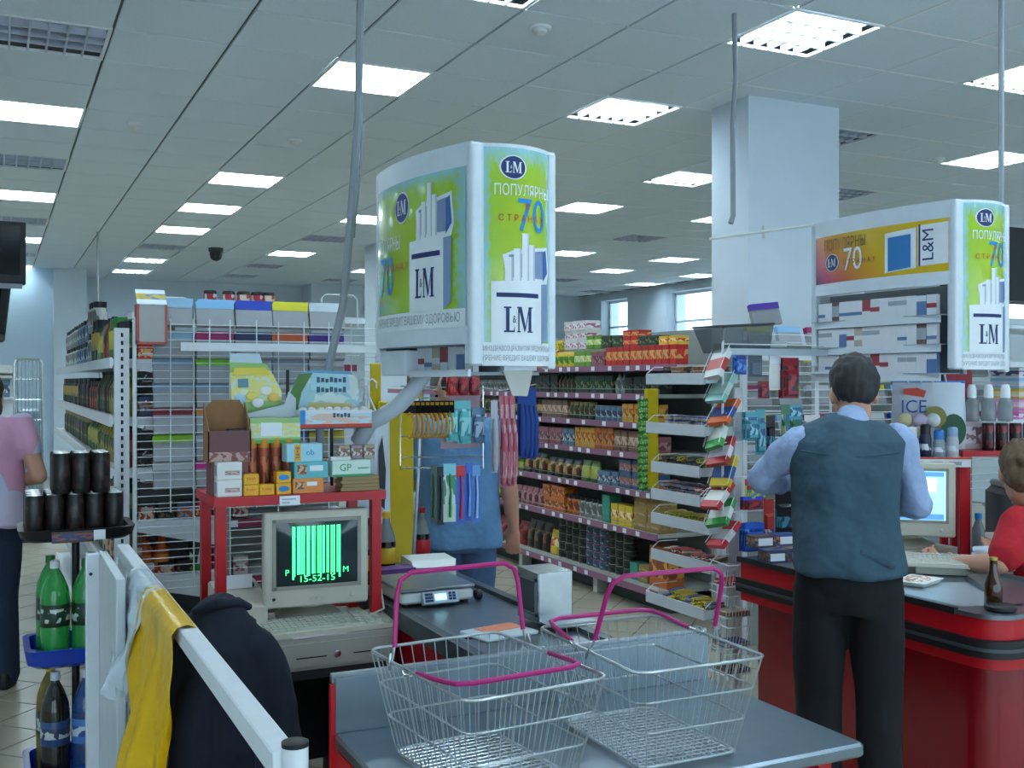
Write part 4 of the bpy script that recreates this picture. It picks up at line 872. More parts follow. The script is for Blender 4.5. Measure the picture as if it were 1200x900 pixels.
def case(X0, Y0, Wd, L, Z0, Z1, name, label, sunset, rz=0.0):
    b1, b2 = .05, .04
    T_ = thing(name, label, 'display case', (X0, Y0, Z0), rz)
    def wl_(x, y): return (X0 + x * math.cos(rz) - y * math.sin(rz), Y0 + x * math.sin(rz) + y * math.cos(rz))
    H = Z1 - Z0
    def left(t, z, o=0): # t 0 far .. 1 near
        return (-b1 * 4 * t * (1 - t) - o, L * (1 - t), z)
    def front(t, z, o=0):
        return (.045 + (Wd - .07) * t, -b2 * 4 * t * (1 - t) - o, z)
    pz0 = .125 if not sunset else H - .30
    # frame
    obj('corner_post', MB().rbox(-.004, .045, -.004, .045, -.0, H, r=.015), M_case, T_)
    obj('end_post', MB().rbox(Wd - .028, Wd + .004, -.004, .04, -.01, H - .005, r=.008), M_case, T_)
    obj('far_post', MB().rbox(-.004, .035, L - .03, L, .02, H, r=.008), M_case, T_)
    top = MB(); outl = [(p[0], p[1]) for p in [left(i / 12, 0) for i in range(13)]] + [(p[0], p[1]) for p in [front(i / 12, 0) for i in range(13)]] + [(Wd, 0), (Wd, L)]
    n = len(outl)
    top.add([(x, y, H - .02) for x, y in outl] + [(x, y, H) for x, y in outl], [tuple(range(n)), tuple(range(2 * n - 1, n - 1, -1))] + [(i, (i + 1) % n, n + (i + 1) % n, n + i) for i in range(n)])
    obj('top_cover', top, M_case, T_, smooth=False)
    obj('upper_rail', slab(left, .04, .97, H - .075, H - .0, .02), M_case, T_)
    obj('lower_rail', slab(left, .04, .97, pz0 - .055, pz0, .02), M_case, T_)
    # left print
    me = strip(left, .05, .965, pz0, H - .075); me.materials.append(POST_Y if sunset else POST_G); lp_ = link('side_poster', me, T_)
    # front print
    me = strip(front, .0, 1.0, .0, H - .012); me.materials.append(POST_G); fp = link('front_poster', me, T_)
    obj('front_back', MB().box(.04, Wd - .02, .0, .03, 0, H - .02), M_case, T_, smooth=False)
    wf = Wd - .07
    surf_poly(fp, front, [(i / 8, .0) for i in range(9)] + [(1 - i / 8, .075) for i in range(9)], M_pw, 'warning_strip', .001)
    text_on(fp, WARN1, .022, lambda x, y: front(.5 + x / wf, .055 + y, .002), M_greyp, sx=.56); text_on(fp, WARN2, .024, lambda x, y: front(.5 + x / wf, .024 + y, .002), M_greyp, sx=.6)
    logo(fp, front, (.36, H * .895), .165, .036, wf)
    text_on(fp, 'ПОПУЛЯРНЫ', .05, lambda x, y: front(.54 + x / wf, H * .79 + y, .002), M_pw, sx=.68)
    text_on(fp, '70', .155, lambda x, y: front(.64 + x / wf, H * .675 + y, .002), M_blue, sx=.80)
    text_on(fp, 'в', .035, lambda x, y: front(.56 + x / wf, H * .725 + y, .003), M_redp); text_on(fp, 'С Т Р А Н А Х', .030, lambda x, y: front(.50 + x / wf, H * .665 + y, .003), mat('strong red print', 'c81e14', .5), sx=.9)
    pack_art(fp, front, .0, .98, .07, H * .60, wf)
    if not sunset:
        wl = L
        surf_poly(lp_, left, [(.05 + .915 * i / 8, pz0) for i in range(9)] + [(.965 - .915 * i / 8, pz0 + .06) for i in range(9)], M_pw, 'warning_strip', .001)
        text_on(lp_, WARN2, .042, lambda x, y: left(.5 + x / wl, pz0 + .03 + y, .002), M_greyp, sx=.72)
        logo(lp_, left, (.44, H - .165), .075, .05, wl)
        text_on(lp_, 'ПОПУЛЯРНЫ', .07, lambda x, y: left(.22 + x / wl, H - .285 + y, .002), M_pw, sx=.62)
        text_on(lp_, '70', .20, lambda x, y: left(.225 + x / wl, H - .40 + y, .002), M_blue, sx=.80)
        text_on(lp_, 'С Т Р А Н А Х', .038, lambda x, y: left(.34 + x / wl, H - .37 + y, .003), M_redp)
        pack_art(lp_, left, .50, .89, pz0 + .06, H - .105, wl)
        # open compartment below with packets
        cb = obj('compartment', MB().box(.02, Wd - .03, .05, L - .02, -.03, -.02).box(.14, .15, .05, L - .02, -.03, .07).box(.02, Wd - .03, L - .05, L - .04, -.03, .07).box(.0, Wd, .03, L, .068, .075), M_casein, T_, smooth=False)
        obj('front_strip', MB().box(.0, .01, .02, L * .62, -.035, -.012), M_case, cb, smooth=False)
        obj('drawer_box', MB().rbox(-.002, .12, L * .66, L - .04, -.03, .06, r=.006), M_case, T_)
        for k in range(8):
            me, wd = CIG[(k * 3 + 1) % 8]
            good('cigarette_pack', me, f'{wd}, {NTH[7 - k]} from left under the left case', 'cigarette pack', 'packs under the left case', (*wl_(.05, .10 + k * .056), Z0 - .02), FACE + rz)
        return T_, left, front
    # sunset case: lettering, packet pictures, three packet shelves
    wl = L
    text_on(lp_, 'ПОПУЛЯРНЫ', .072, lambda x, y: left(.30 + x / wl, H - .125 + y, .002), mat('ochre print', '6a4a1e', .5), sx=.62)
    text_on(lp_, '70', .15, lambda x, y: left(.37 + x / wl, H - .205 + y, .002), M_pw, sx=.85); text_on(lp_, 'С Т Р А Н А Х', .032, lambda x, y: left(.42 + x / wl, H - .215 + y, .003), mat('ochre print'))
    logo(lp_, left, (.20, H - .205), .052, .038, wl)
    surf_poly(lp_, left, [(.60, H - .285), (.79, H - .275), (.79, H - .10), (.60, H - .11)], M_pw, 'packet_print', .001); surf_poly(lp_, left, [(.62, H - .28), (.76, H - .27), (.76, H - .125), (.62, H - .13)], mat('blue packet print', '2a78b8', .5), 'packet_print', .002)
    surf_poly(lp_, left, [(.80, H - .27), (.965, H - .265), (.965, H - .09), (.80, H - .095)], M_pw, 'packet_print', .001)
    text_on(lp_, 'L&M', .075, lambda x, y: left(.86 - y / wl, H - .18 + x, .002), M_navy); surf_poly(lp_, left, [(.805, H - .27), (.815, H - .27), (.815, H - .09), (.805, H - .09)], M_navy, 'packet_band_print', .002)
    obj('case_back', MB().box(.10, .12, .04, L - .01, -.02, pz0 - .05), M_casein, T_, smooth=False)
    obj('side_wall', MB().box(.0, Wd, L - .02, L, .0, H - .02), M_case, T_, smooth=False)
    rowz = [pz0 - .055 - .125, pz0 - .055 - .25, pz0 - .055 - .375]
    ordn = ['upper', 'middle', 'lower']
    for r_, z in enumerate(rowz):
        s_ = obj('packet_shelf', slab(lambda t, zz, o=0: (left(t, zz)[0] * .6 - .005 - o, left(t, zz)[1], zz), .03, .92, z - .035, z + .0, .005), M_case, T_)
        obj('shelf_plate', MB().box(-.03, .10, .06, L - .03, z - .004, z), M_casein, s_, smooth=False)
        tk = MB()
        for k in range(15): tk.box(-.042, -.036, .07 + k * .047, .105 + k * .047, z - .027, z - .008)
        n = 14
        for k in range(n):
            t = .06 + .83 * (k + .5) / n
            me, wd = CIG[(0, 0, 7, 4, 1, 7, 0, 1, 3, 7, 6, 2, 1, 5, 7, 0, 3, 7, 1)[(k * 5 + r_ * 7) % 19]]
            x, y, _ = left(t, 0)
            good('cigarette_pack', me, f'{wd}, {NTH[k]} from left, {ordn[r_]} row of right case', 'cigarette pack', 'packs in the right case', (*wl_(x * .6 + .006, y), Z0 + z), FACE + rz + .15 * (t - .5))
    return T_, left, front
case(1.365, 3.10, .325, .69, 1.63, 2.345, 'cigarette_display', 'white hanging cigarette case with a green poster in the centre', False, R(7))
case(3.62, 3.19, .335, .84, 1.63, 2.345, 'cigarette_display', 'white hanging cigarette case with yellow banner and packet rows at right', True, R(2))
# hangers, conduit and arm of the left case
tag(obj('conduit_pipe', MB().tube([(1.20, 3.70, CEIL), (1.19, 3.70, 2.9), (1.183, 3.70, 2.55), (1.165, 3.70, 2.3), (1.14, 3.70, 2.0), (1.125, 3.70, 1.85), (1.085, 3.72, 1.66), (1.05, 3.73, 1.46), (1.045, 3.73, 1.24)], .015, 8).tube([(1.20, 3.718, CEIL), (1.2, 3.718, 2.4), (1.17, 3.715, 2.1)], .005, 5), M_grey), 'grey cable pipe running from the ceiling down to the red stand', 'pipe')
tag(obj('support_arm', MB().tube([(1.42, 3.62, 1.64), (1.40, 3.62, 1.60), (1.365, 3.62, 1.55), (1.315, 3.63, 1.495), (1.255, 3.64, 1.455), (1.215, 3.67, 1.43), (1.19, 3.72, 1.36)], [.031] * 7, 12), mat('pale grey tube', 'b4bec6', .35)), 'thick pale curved arm under the left hanging case', 'arm')
t = thing('card_holder', 'white tapered card hanging under the left hanging case', 'card', (1.56, 3.16, 1.63))
obj('card', MB().prism([(-.055, -.015), (.055, -.015), (.035, -.10), (-.02, -.098)], -.002, .002), mat('cream card', 'c9c8c0', .6), t, smooth=False); obj('clip', MB().box(-.06, .06, -.02, .02, -.015, .0), M_case, t, smooth=False)
tag(obj('conduit_pipe', MB().tube([(3.33, 4.30, CEIL), (3.325, 4.28, 3.1), (3.29, 4.26, 2.85), (3.285, 4.25, 2.4), (3.27, 4.25, 2.36)], .013, 8), M_grey), 'grey cable pipe hanging before the white column', 'pipe')
tag(obj('hanger_rod', MB().tube([(3.12, 4.22, 2.27), (3.66, 3.98, 2.352)], .008, 6).tube([(3.38, 4.13, 2.28), (3.38, 4.13, 2.34)], .01, 6), M_offw), 'thin pale rod fixed to the top of the right hanging case', 'rod')
tag(obj('hanger_rod', MB().tube([(3.93, 3.22, 2.34), (3.93, 3.22, CEIL)], .012, 6), M_grey), 'grey suspension rod above the front corner of the right case', 'rod')
# ================================================================ right checkout
c = thing('checkout_counter', 'right red checkout counter with black bumper and rounded corner', 'counter', (0, 0, 0))
def rc(x0, x1, y0, y1, r, n=6):
    o = [(x1, y0), (x1, y1), (x0, y1)]
    for k in range(n + 1): a = R(180 + 90 * k / n); o.append((x0 + r + r * math.cos(a), y0 + r + r * math.sin(a)))
    return o
def slabp(pts, z0, z1):
    n = len(pts); b = MB()
    return b.add([(x, y, z0) for x, y in pts] + [(x, y, z1) for x, y in pts], [tuple(range(n - 1, -1, -1)), tuple(range(n, 2 * n))] + [(i, (i + 1) % n, n + (i + 1) % n, n + i) for i in range(n)])
M_redc = mat('glossy red counter panel', '820f19', .22, coat=.4)
obj('body', slabp(rc(3.03, 3.50, 2.52, 3.74, .10), .05, .62), M_redc, c, ang=25); obj('plinth', slabp(rc(3.07, 3.48, 2.56, 3.70, .08), 0, .05), M_black, c)
obj('red_flange', slabp(rc(2.965, 3.52, 2.455, 3.78, .10), .615, .655), M_red, c, ang=25)
obj('bumper', slabp(rc(2.945, 3.52, 2.435, 3.79, .115), .655, .715), M_black, c, ang=25); obj('bumper_strip', slabp(rc(2.941, 3.52, 2.431, 3.79, .118), .678, .690), M_rim, c, ang=25)
obj('red_band', slabp(rc(2.965, 3.52, 2.455, 3.78, .10), .715, .785), M_red, c, ang=25); obj('worktop', slabp(rc(2.955, 3.53, 2.445, 3.79, .105), .785, .80), M_counter, c, ang=25)
obj('edge_trim', slabp(rc(2.951, 2.965, 2.60, 3.79, .005, 1), .782, .806), M_black, c)
obj('sloped_tray', MB().add([(3.0, 2.95, .8015), (3.0, 2.62, .8015), (3.16, 2.56, .8015), (3.38, 2.92, .803), (3.2, 3.0, .803)], [(0, 1, 2, 3, 4)]), mat('pale worn steel'), c, smooth=False)
obj('divider', MB().add([(3.385, 2.93, .801), (3.16, 2.55, .801), (3.50, 2.55, .801), (3.50, 2.93, .801), (3.385, 2.93, .83), (3.16, 2.55, .806), (3.50, 2.55, .806), (3.50, 2.93, .83)], [(0, 1, 5, 4), (4, 5, 6, 7), (0, 4, 7, 3)]), M_counter, c, smooth=False)
obj('side_rail', MB().box(3.50, 3.525, 2.5, 3.3, .80, .835), M_steel, c, smooth=False)
obj('corner_cap', MB().lathe([(.045, 0), (.052, .006), (.052, .016), (.045, .022)], 20, c=(3.075, 2.52, .80)), M_black, c)
# amber bottle
t = thing('beer_bottle', 'brown glass beer bottle on the near corner of the right counter', 'bottle', (3.10, 2.57, .80))
M_amber = mat('amber glass', '4a2408', .06, trans=.45, coat=.5)
obj('glass', MB().lathe([(.026, 0), (.03, .006), (.03, .07), (.027, .085), (.014, .125), (.0125, .16), (.0135, .165)], 18, c=(0, 0, .0)), M_amber, t); obj('crown_cap', MB().lathe([(.0145, .163), (.0145, .172), (.011, .174)], 14), mat('gold cap', 'a8924a', .35, .7), t)
# food tray
t = thing('food_tray', 'white foam tray of wrapped food on the right counter', 'tray', (3.18, 2.98, .8035), R(20))
obj('tray', MB().rings([[(-.07, -.05, 0), (.07, -.05, 0), (.07, .05, 0), (-.07, .05, 0)], [(-.09, -.065, .018), (.09, -.065, .018), (.09, .065, .018), (-.09, .065, .018)]]), M_bw, t); obj('food', MB().ell((0, 0, .018), (.07, .045, .012)), pack('cold cuts', 'cdb8a2', 'b5806a', 'd8d0c0', .0, 1.0, sc=8, axis=0), t)
# desk behind the counter
d = thing('cashier_desk', 'dark desk holding the right monitor and keyboard', 'desk', (0, 0, 0))
obj('top', MB().box(3.54, 4.5, 3.12, 3.85, .76, .79), mat('grey desk laminate', '6a7074', .5), d, smooth=False)
for x in (3.56, 4.46): obj('side_panel', MB().box(x, x + .03, 3.16, 3.82, 0, .76), M_desk, d, smooth=False)
M_win = mat('bright computer screen', (.30, .62, .80), .3, var=.12, emit=.75)
t, sc = monitor((3.56, 3.37, .845), R(-42), 'beige monitor with a pale blue screen beside the man', True, M_win)
obj('window_bar', MB().box(-.13, .13, -.0064, -.006, .325, .345), mat('screen blue bar', (.08, .25, .62), .4, var=0, emit=.7), sc, smooth=False); obj('window_bar', MB().box(-.13, .13, -.0064, -.006, .14, .165), mat('screen blue bar'), sc, smooth=False); obj('window_panel', MB().box(-.12, .10, -.0064, -.006, .26, .318), mat('screen white panel', (.62, .82, .9), .4, var=0, emit=.8), sc, smooth=False)
tag(obj('monitor_riser', MB().box(3.50, 3.84, 3.36, 3.66, .79, .845), M_beige, smooth=False), 'low beige box under the right monitor', 'box')
keyboard((3.44, 3.02, .835), R(-42), 'beige keyboard on the right counter before the screen', .42)
t = thing('cash_drawer', 'beige cash drawer under the right keyboard', 'cash drawer', (3.49, 3.05, .803), R(-42)); obj('case', MB().box(-.17, .19, -.03, .14, 0, .03), M_beige, t, smooth=False); obj('drawer_front', MB().box(-.15, .17, -.034, -.03, .004, .026), M_beige, t, smooth=False)
# red stand with deodorants
s = thing('red_stand', 'red steel stand above the right monitor carrying deodorants', 'stand', (0, 0, 0))
X_ = Matrix.Translation((3.68, 3.40, 1.22)) @ Matrix.Rotation(R(-30), 4, 'Z')
for a, b_ in ((-.27, -.04), (.13, -.04), (-.27, .2), (.13, .2)): obj('leg', MB().box(a, a + .03, b_, b_ + .03, -.43, .0, X=X_), M_red, s, smooth=False)
obj('top', MB().box(-.27, .17, -.05, .23, 0, .02, X=X_), M_red, s, smooth=False); obj('price_rail', MB().box(-.27, .17, -.06, -.05, -.012, .03, X=X_), M_tagw, s, smooth=False); obj('rail_edge', MB().box(-.27, .17, -.062, -.06, .022, .03, X=X_), M_redp, s, smooth=False)
for k in range(5): obj('print_line', MB().box(-.24 + k * .08, -.19 + k * .08, -.0625, -.06, -.004, .012, X=X_), M_greyp, s, smooth=False)
deo = [('4aa6b8', '3ab0b4', 'aqua capped'), ('3a62a8', 'd8dce0', 'blue'), ('1c2740', '15161a', 'dark navy'), ('8a98a4', '2f7ac8', 'grey with blue cap'), ('b4bcc2', '8fb0d0', 'silver with pale cap'), ('d8dcdc', 'e2e6e6', 'white'), ('6a86a0', 'c8d0d8', 'steel blue'), ('c8b890', 'd8d0b8', 'cream')]
for k, (c1, c2, wd) in enumerate(deo):
    p = X_ @ Vector((-.12 + (k % 5) * .058, .0 + .07 * (k // 5), .02))
    t = thing('deodorant', f'{wd} deodorant bottle on the red stand by the man', 'bottle', p, 0, 'deodorants on the red stand'); h = .085 + .012 * (k % 3)
    obj('body', MB().lathe([(.022, 0), (.026, .008), (.026, h * .8), (.022, h)], 14), pack('deo ' + c1, c1, 'd8dee4', c1, .35, .6), t); obj('cap', MB().lathe([(.022, h), (.022, h + .035), (.016, h + .042)], 14), mat('deo cap ' + c2, c2, .35), t)
for k, (a, b_, wd) in enumerate(((-.06, .10, 'yellowish round sponge lying on the deodorants'), (.0, .09, 'lilac round sponge lying on the deodorants'), (.06, .10, 'white tub lying on the deodorants'))):
    p = X_ @ Vector((a, b_, .155)); tag(obj('sponge', MB().ell((0, 0, .03), (.035, .03, .032)), mat('sponge %d' % k, ['c4bc90', 'b8aac4', 'd6dadc'][k], .7), None, p), wd, 'sponge')
# white carrier bag printed ICE
M_bag = mat('white plastic bag', 'cdd8e2', .3, var=.1, scale=6, bump=.25, bscale=12)
def bagmesh(w, h, th, seed, nx=12, nz=14):
    b = MB(); rs = []
    for j in range(nz + 1):
        s_ = j / nz; ww = w * (1 - .06 * s_); o = []
        for i in range(2 * nx):
            if i < nx: a = i / (nx - 1); y = -1
            else: a = 1 - (i - nx) / (nx - 1); y = 1
            bulge = th * (math.sin(math.pi * a) ** .6) * (.35 + .65 * math.sin(math.pi * min(1, (1 - s_) * 1.1 + .05)))
            nn = mnoise.noise(Vector((a * 4, s_ * 5, seed))) * .012
            o.append(((a - .5) * ww, y * bulge + nn, s_ * h))
        rs.append(o)
    return b.rings(rs)
t = thing('carrier_bag', 'white plastic carrier bag with blue ICE lettering hung beside the deodorants', 'bag', (3.91, 3.60, 1.235), R(-36))
obj('bag', bagmesh(.34, .34, .03, 1.3), M_bag, t, ang=80)
for x in (-.06, .05): obj('handle', MB().tube([(x - .035, 0, .32), (x - .03, 0, .38), (x - .005, 0, .41), (x + .02, 0, .38), (x + .03, 0, .32)], [(.004, .012)] * 5, 8), M_bag, t)
def bagfn(x0, z0): return lambda x, y: (x0 + x, -.050 - .002 * math.cos(x * 10), z0 + y)
text_on(t, 'ICE', .085, bagfn(-.075, .225), mat('bag blue ink', '24509c', .5), sx=.95); text_on(t, 'ICE', .075, bagfn(-.08, .15), mat('bag blue ink'), sx=.95)
ob = MB(); ob.add([(x, -.050, z) for x, z in ((-.12, .285), (-.03, .27), (-.02, .30), (-.06, .315), (-.12, .31))], [(0, 1, 2, 3, 4)]); obj('red_ribbon_print', ob, M_redp, t, smooth=False)
ob = MB(); ob.add([(.10 + .055 * math.cos(2 * math.pi * i / 20), -.048, .12 + .075 * math.sin(2 * math.pi * i / 20)) for i in range(20)], [tuple(range(20))]); obj('green_bottle_print', ob, mat('bag green ink', '2a5a40', .5), t, smooth=False)
ob = MB(); ob.add([(.02 + .05 * math.cos(2 * math.pi * i / 20), -.0485, .18 + .05 * math.sin(2 * math.pi * i / 20)) for i in range(20)], [tuple(range(20))]); obj('yellow_print', ob, mat('bag ochre ink', '8f8a44', .5), t, smooth=False)
obj('blue_top_edge', MB().box(-.165, .16, -.006, .006, .335, .348), mat('bag blue edge', '3a7ac8', .5), t, smooth=False)
# second red stand to the right with cans and bottles
s = thing('red_stand', 'red steel shelf at the right edge with black cans and white bottles', 'stand', (0, 0, 0))
X2 = Matrix.Translation((4.05, 3.42, 1.24)) @ Matrix.Rotation(R(-32), 4, 'Z')
obj('shelf', MB().box(-.10, .42, -.06, .14, 0, .025, X=X2), M_red, s, smooth=False)
for a, b_ in ((-.10, -.06), (.385, -.06), (-.10, .11), (.385, .11)): obj('leg', MB().box(a, a + .032, b_, b_ + .03, -.48, .0, X=X2), M_red, s, smooth=False)
obj('back_board', MB().box(-.12, .0, .14, .15, .0, .42, X=X2), mat('dark red board', '8f1a26', .5), s, smooth=False)
P_('energy can', '14151a', '1a1b20', '8f2026', .1, .9, sc=5, amount=.3); em = g_can(MP['energy can'], M_dark, .027, .125)
for k in range(5): good('drink_can', em, f'black drink can, {["first", "second", "third", "fourth", "fifth"][k]} from the left on the right red shelf', 'can', 'black cans on the right red shelf', X2 @ Vector((.03 + k * .06, .01, .025)), 0)
for k in range(3):
    t = thing('spray_bottle', f'clear bottle with white cap, {["left", "middle", "right"][k]} of three above the black cans', 'bottle', X2 @ Vector((-.02 + k * .075, .08, .155)), 0, 'white capped bottles')
    obj('body', MB().lathe([(.03, 0), (.032, .01), (.032, .08), (.02, .11)], 14), M_clear, t); obj('cap', MB().lathe([(.021, .105), (.021, .15), (.014, .17)], 12), M_pw, t)
tag(obj('packet_block', MB().rbox(-.055, .03, .07, .13, .025, .155, r=.004, n=1, X=X2), pack('packet block print', 'c8b8c0', '8a6a78', 'd8d4d8', .2, .8, sc=6), smooth=False), 'pale printed packets in a block behind the black cans', 'packet')
# odds and ends on the desk
t = thing('water_bottle', 'small clear water bottle with blue cap on the right desk', 'bottle', (3.98, 3.38, .79)); obj('body', MB().lathe([(.024, 0), (.028, .01), (.028, .12), (.014, .16), (.013, .175)], 14), M_clear, t); obj('cap', MB().lathe([(.016, .172), (.016, .195), (.012, .197)], 12), M_blue, t)
t = thing('receipt_printer', 'grey beige printer with round back on the right desk', 'printer', (4.06, 3.20, .79), R(-30)); obj('body', MB().rbox(-.12, .12, -.08, .1, 0, .10, r=.03), M_beige, t); obj('lid', MB().lathe([(.07, 0), (.07, .03), (.04, .045)], 18, c=(.02, .01, .10)), M_offw, t); t.location = (4.12, 3.30, .79)
tag(obj('plastic_wrap', bagmesh(.2, .09, .05, 4.2), M_bag, None, (3.80, 3.15, .79), R(-20), None, True, 80), 'crumpled white plastic bag lying beside the right keyboard', 'bag')
t = thing('note_block', 'orange and white note block standing on the right desk', 'paper', (4.0, 3.10, .79), R(-35)); obj('sheets', MB().box(-.02, .02, -.01, .01, 0, .08), M_tagw, t, smooth=False); obj('print_band', MB().box(-.0205, .0205, -.0105, .0105, .03, .06), mat('salmon print', 'd07a68', .5), t, smooth=False)
t = thing('grey_machine', 'dark grey machine under the right red shelf', 'machine', (4.35, 3.35, .79), R(-30)); obj('body', MB().rbox(-.22, .22, -.12, .12, 0, .3, r=.05), M_dark, t); obj('lid', MB().rbox(-.2, .2, -.1, .1, .3, .33, r=.03), M_grey, t)

# ---------------------------------------------------------------- snack rack at the head of the right counter
s = thing('snack_rack', 'white wire snack rack at the far end of the right counter', 'rack', (0, 0, 0))
obj('post', MB().rbox(3.10, 3.15, 4.00, 4.05, 0, 1.55, r=.006, n=1), M_white, s)
obj('post', MB().rbox(3.40, 3.44, 4.50, 4.54, 0, 1.70, r=.006, n=1), M_white, s)
for p in ([(2.98, 3.93, .95), (2.98, 3.93, 1.75), (3.02, 3.97, 1.82)], [(3.62, 3.93, .95), (3.62, 3.93, 1.80)]): obj('wire_upright', MB().tube(p, .006, 6), M_wirew, s)
for z in (1.75, 1.62, 1.44, 1.30, 1.14, .98): obj('wire_bar', MB().tube([(2.98, 3.93, z), (3.62, 3.93, z)], .003, 5), M_wirew, s)
M_tr = mat('white tray plastic', 'c9d0d4', .45)
TZ = [1.59, 1.35, 1.155, 1.02, .90, .72, .51]
tray_items = []
for k, z in enumerate(TZ):
    x0 = 2.95 - (.03 if k in (0, 1, 6) else 0); y0, y1 = (3.98, 4.46) if k not in (2, 3) else (4.06, 4.46)
    tr = obj('tray', MB().box(x0, 3.12, y0, y1, z - .012, z - .006), M_tr, s, smooth=False)
    obj('tray_front', MB().box(x0 - .008, x0, y0, y1, z - .025, z + .028), M_tr, tr, smooth=False); obj('tray_end', MB().box(x0, 3.10, y0 - .006, y0, z - .02, z + .02), M_tr, tr, smooth=False)
    for yy in (y0, y1): obj('tray_wire', MB().tube([(x0, yy, z + .03), (x0 + .04, yy, z + .06), (3.1, yy, z + .06)], .0025, 5), M_wirew, tr)
for k, z in enumerate((.70, .56, .42, .30)):
    b = MB(); x0, x1, y0, y1 = 2.96, 3.10, 3.86, 4.0
    for a in range(9): xx = x0 + (x1 - x0) * a / 8; b.tube([(xx, y0, z + .05), (xx, y0 + .02, z - .05)], .002, 4)
    b.tube([(x0, y0, z + .05), (x1, y0, z + .05)], .003, 5).tube([(x0, y0 + .02, z - .05), (x1, y0 + .02, z - .05)], .003, 5).tube([(x0, y0, z + .05), (x0, y1, z + .06)], .003, 5).tube([(x0, y0 + .02, z - .05), (x0, y1, z - .05)], .003, 5)
    o = obj('wire_basket', b, M_wirew, s); obj('basket_floor', MB().box(x0, x1, y0 + .02, y1, z - .052, z - .048), M_tr, o, smooth=False)
P_('choc blue', '2b3f78', '8a98b8', 'c8a04a', .2, .8, sc=6); P_('choc yellow', 'c8a81e', '4a7a3a', 'e0d05a', .25, .75, sc=5); P_('choc red', 'a8242c', 'd8c8b8', '6a2a20', .2, .8, sc=6); P_('choc dark', '2a2026', '5a4a5a', '8a7a5a', .2, .8, sc=5); P_('choc mix', 'b8a894', 'a85a3a', '5a6a4a', .1, .9, sc=7)
bar = {k: MB().rbox(-.05, .05, -.018, .018, 0, .022, r=.006, n=2).mesh('snack_bar', MP[k]) for k in ('choc blue', 'choc yellow', 'choc red', 'choc dark', 'choc mix')}
kinds = [('choc mix', 'pale'), ('choc blue', 'blue'), ('choc dark', 'dark'), ('choc blue', 'violet blue'), ('choc yellow', 'yellow'), ('choc red', 'red'), ('choc yellow', 'bright yellow')]
for k, z in enumerate(TZ):
    for a in range(9):
        for l in range(3 if k < 4 else 2):
            kk, wd = kinds[k] if a % 4 else kinds[(k + 2) % 7]
            y = (4.03 if k not in (2, 3) else 4.11) + a * (.046 if k not in (2, 3) else .040)
            o = tag(link('snack_bar', bar[kk], None, (3.03 + rnd.uniform(-.02, .03), y, z - .006 + l * .0225), rnd.uniform(-.5, .5)), f'{wd} snack bar, {NTH[a]} from near end, {NTH[l]} layer, {ORD[k]} snack rack tray', 'snack', 'snack bars in the rack trays')
for k, z in enumerate((.70, .56, .42, .30)):
    for a in range(4): tag(link('snack_bar', bar[['choc red', 'choc mix', 'choc blue', 'choc dark'][k]], None, (2.985 + a * .032, 3.93, z - .046), R(90)), f'snack bar, {NTH[a]} from left in the {["upper", "second", "third", "lowest"][k]} wire basket of the snack rack', 'snack', 'snack bars in wire baskets')
# leaning gum cartons on the corner of the rack
gum = [('c8ccc8', 'b8342a', 1.66, 'white and red'), ('7fb0a8', 'a8c8c0', 1.55, 'pale green'), ('d8642a', '2a4a8a', 1.44, 'orange and blue'), ('3a9a4a', 'd0d8d0', 1.345, 'green'), ('b02a34', 'd8d0d8', 1.26, 'crimson'), ('d8b82a', '3a5a98', 1.17, 'yellow'), ('c0303a', 'e0dcd8', 1.06, 'red with white disc'), ('3a9a4e', 'd8e0d8', .98, 'green with white disc'), ('c8303c', 'd8d8d8', .88, 'red and white')]
for k, (a, b_, z, wd) in enumerate(gum):
    t = thing('gum_carton', f'{wd} gum carton, {["first", "second", "third", "fourth", "fifth", "sixth", "seventh", "eighth", "ninth"][k]} from the top at the snack rack corner', 'box', (2.965 + .018 * (k % 3), 3.945, z), 0, 'gum cartons on the snack rack', (R(-12 + rnd.uniform(-10, 10)), R(38 + rnd.uniform(-12, 10)), R(rnd.uniform(-14, 14))))
    obj('carton', MB().box(-.012, .012, -.055, .055, -.078, .072), mat('gum ' + wd, a, .4), t, smooth=False); obj('side_print', MB().box(-.013, .0125, -.0555, .0555, -.04, .02), mat('gum band ' + wd, b_, .4), t, smooth=False)
    for yy in (-.06, .06): obj('holder_wire', MB().tube([(-.02, yy, -.07), (-.02, yy, .08)], .002, 4), M_wirew, t)
# hanging goods on the front
def hang(x, z, w, h, m, label, cat, hdr=None, th=.012, y=3.925, n=1):
    for q in range(n):
        t = thing('hanging_pack', label if n == 1 else label + [', front', ', middle', ', rear'][2 - q if n == 3 else (2 if q == 0 else 0)], cat, (x + .004 * q, y - .018 * q, z), rnd.uniform(-.08, .08), 'packs hanging on the snack rack' if n > 1 else None)
        obj('card', MB().box(-w / 2, w / 2, -.002, .0, -h, 0), m, t, smooth=False)
        obj('blister', MB().rings([[(-w * .42, -.002, -h * .95), (w * .42, -.002, -h * .95), (w * .42, -.002, -h * .3), (-w * .42, -.002, -h * .3)], [(-w * .32, -.002 - th, -h * .9), (w * .32, -.002 - th, -h * .9), (w * .32, -.002 - th, -h * .36), (-w * .32, -.002 - th, -h * .36)]]), m, t)
        if hdr: obj('header_card', MB().box(-w / 2, w / 2, -.004, -.002, -h * .28, 0), hdr, t, smooth=False)
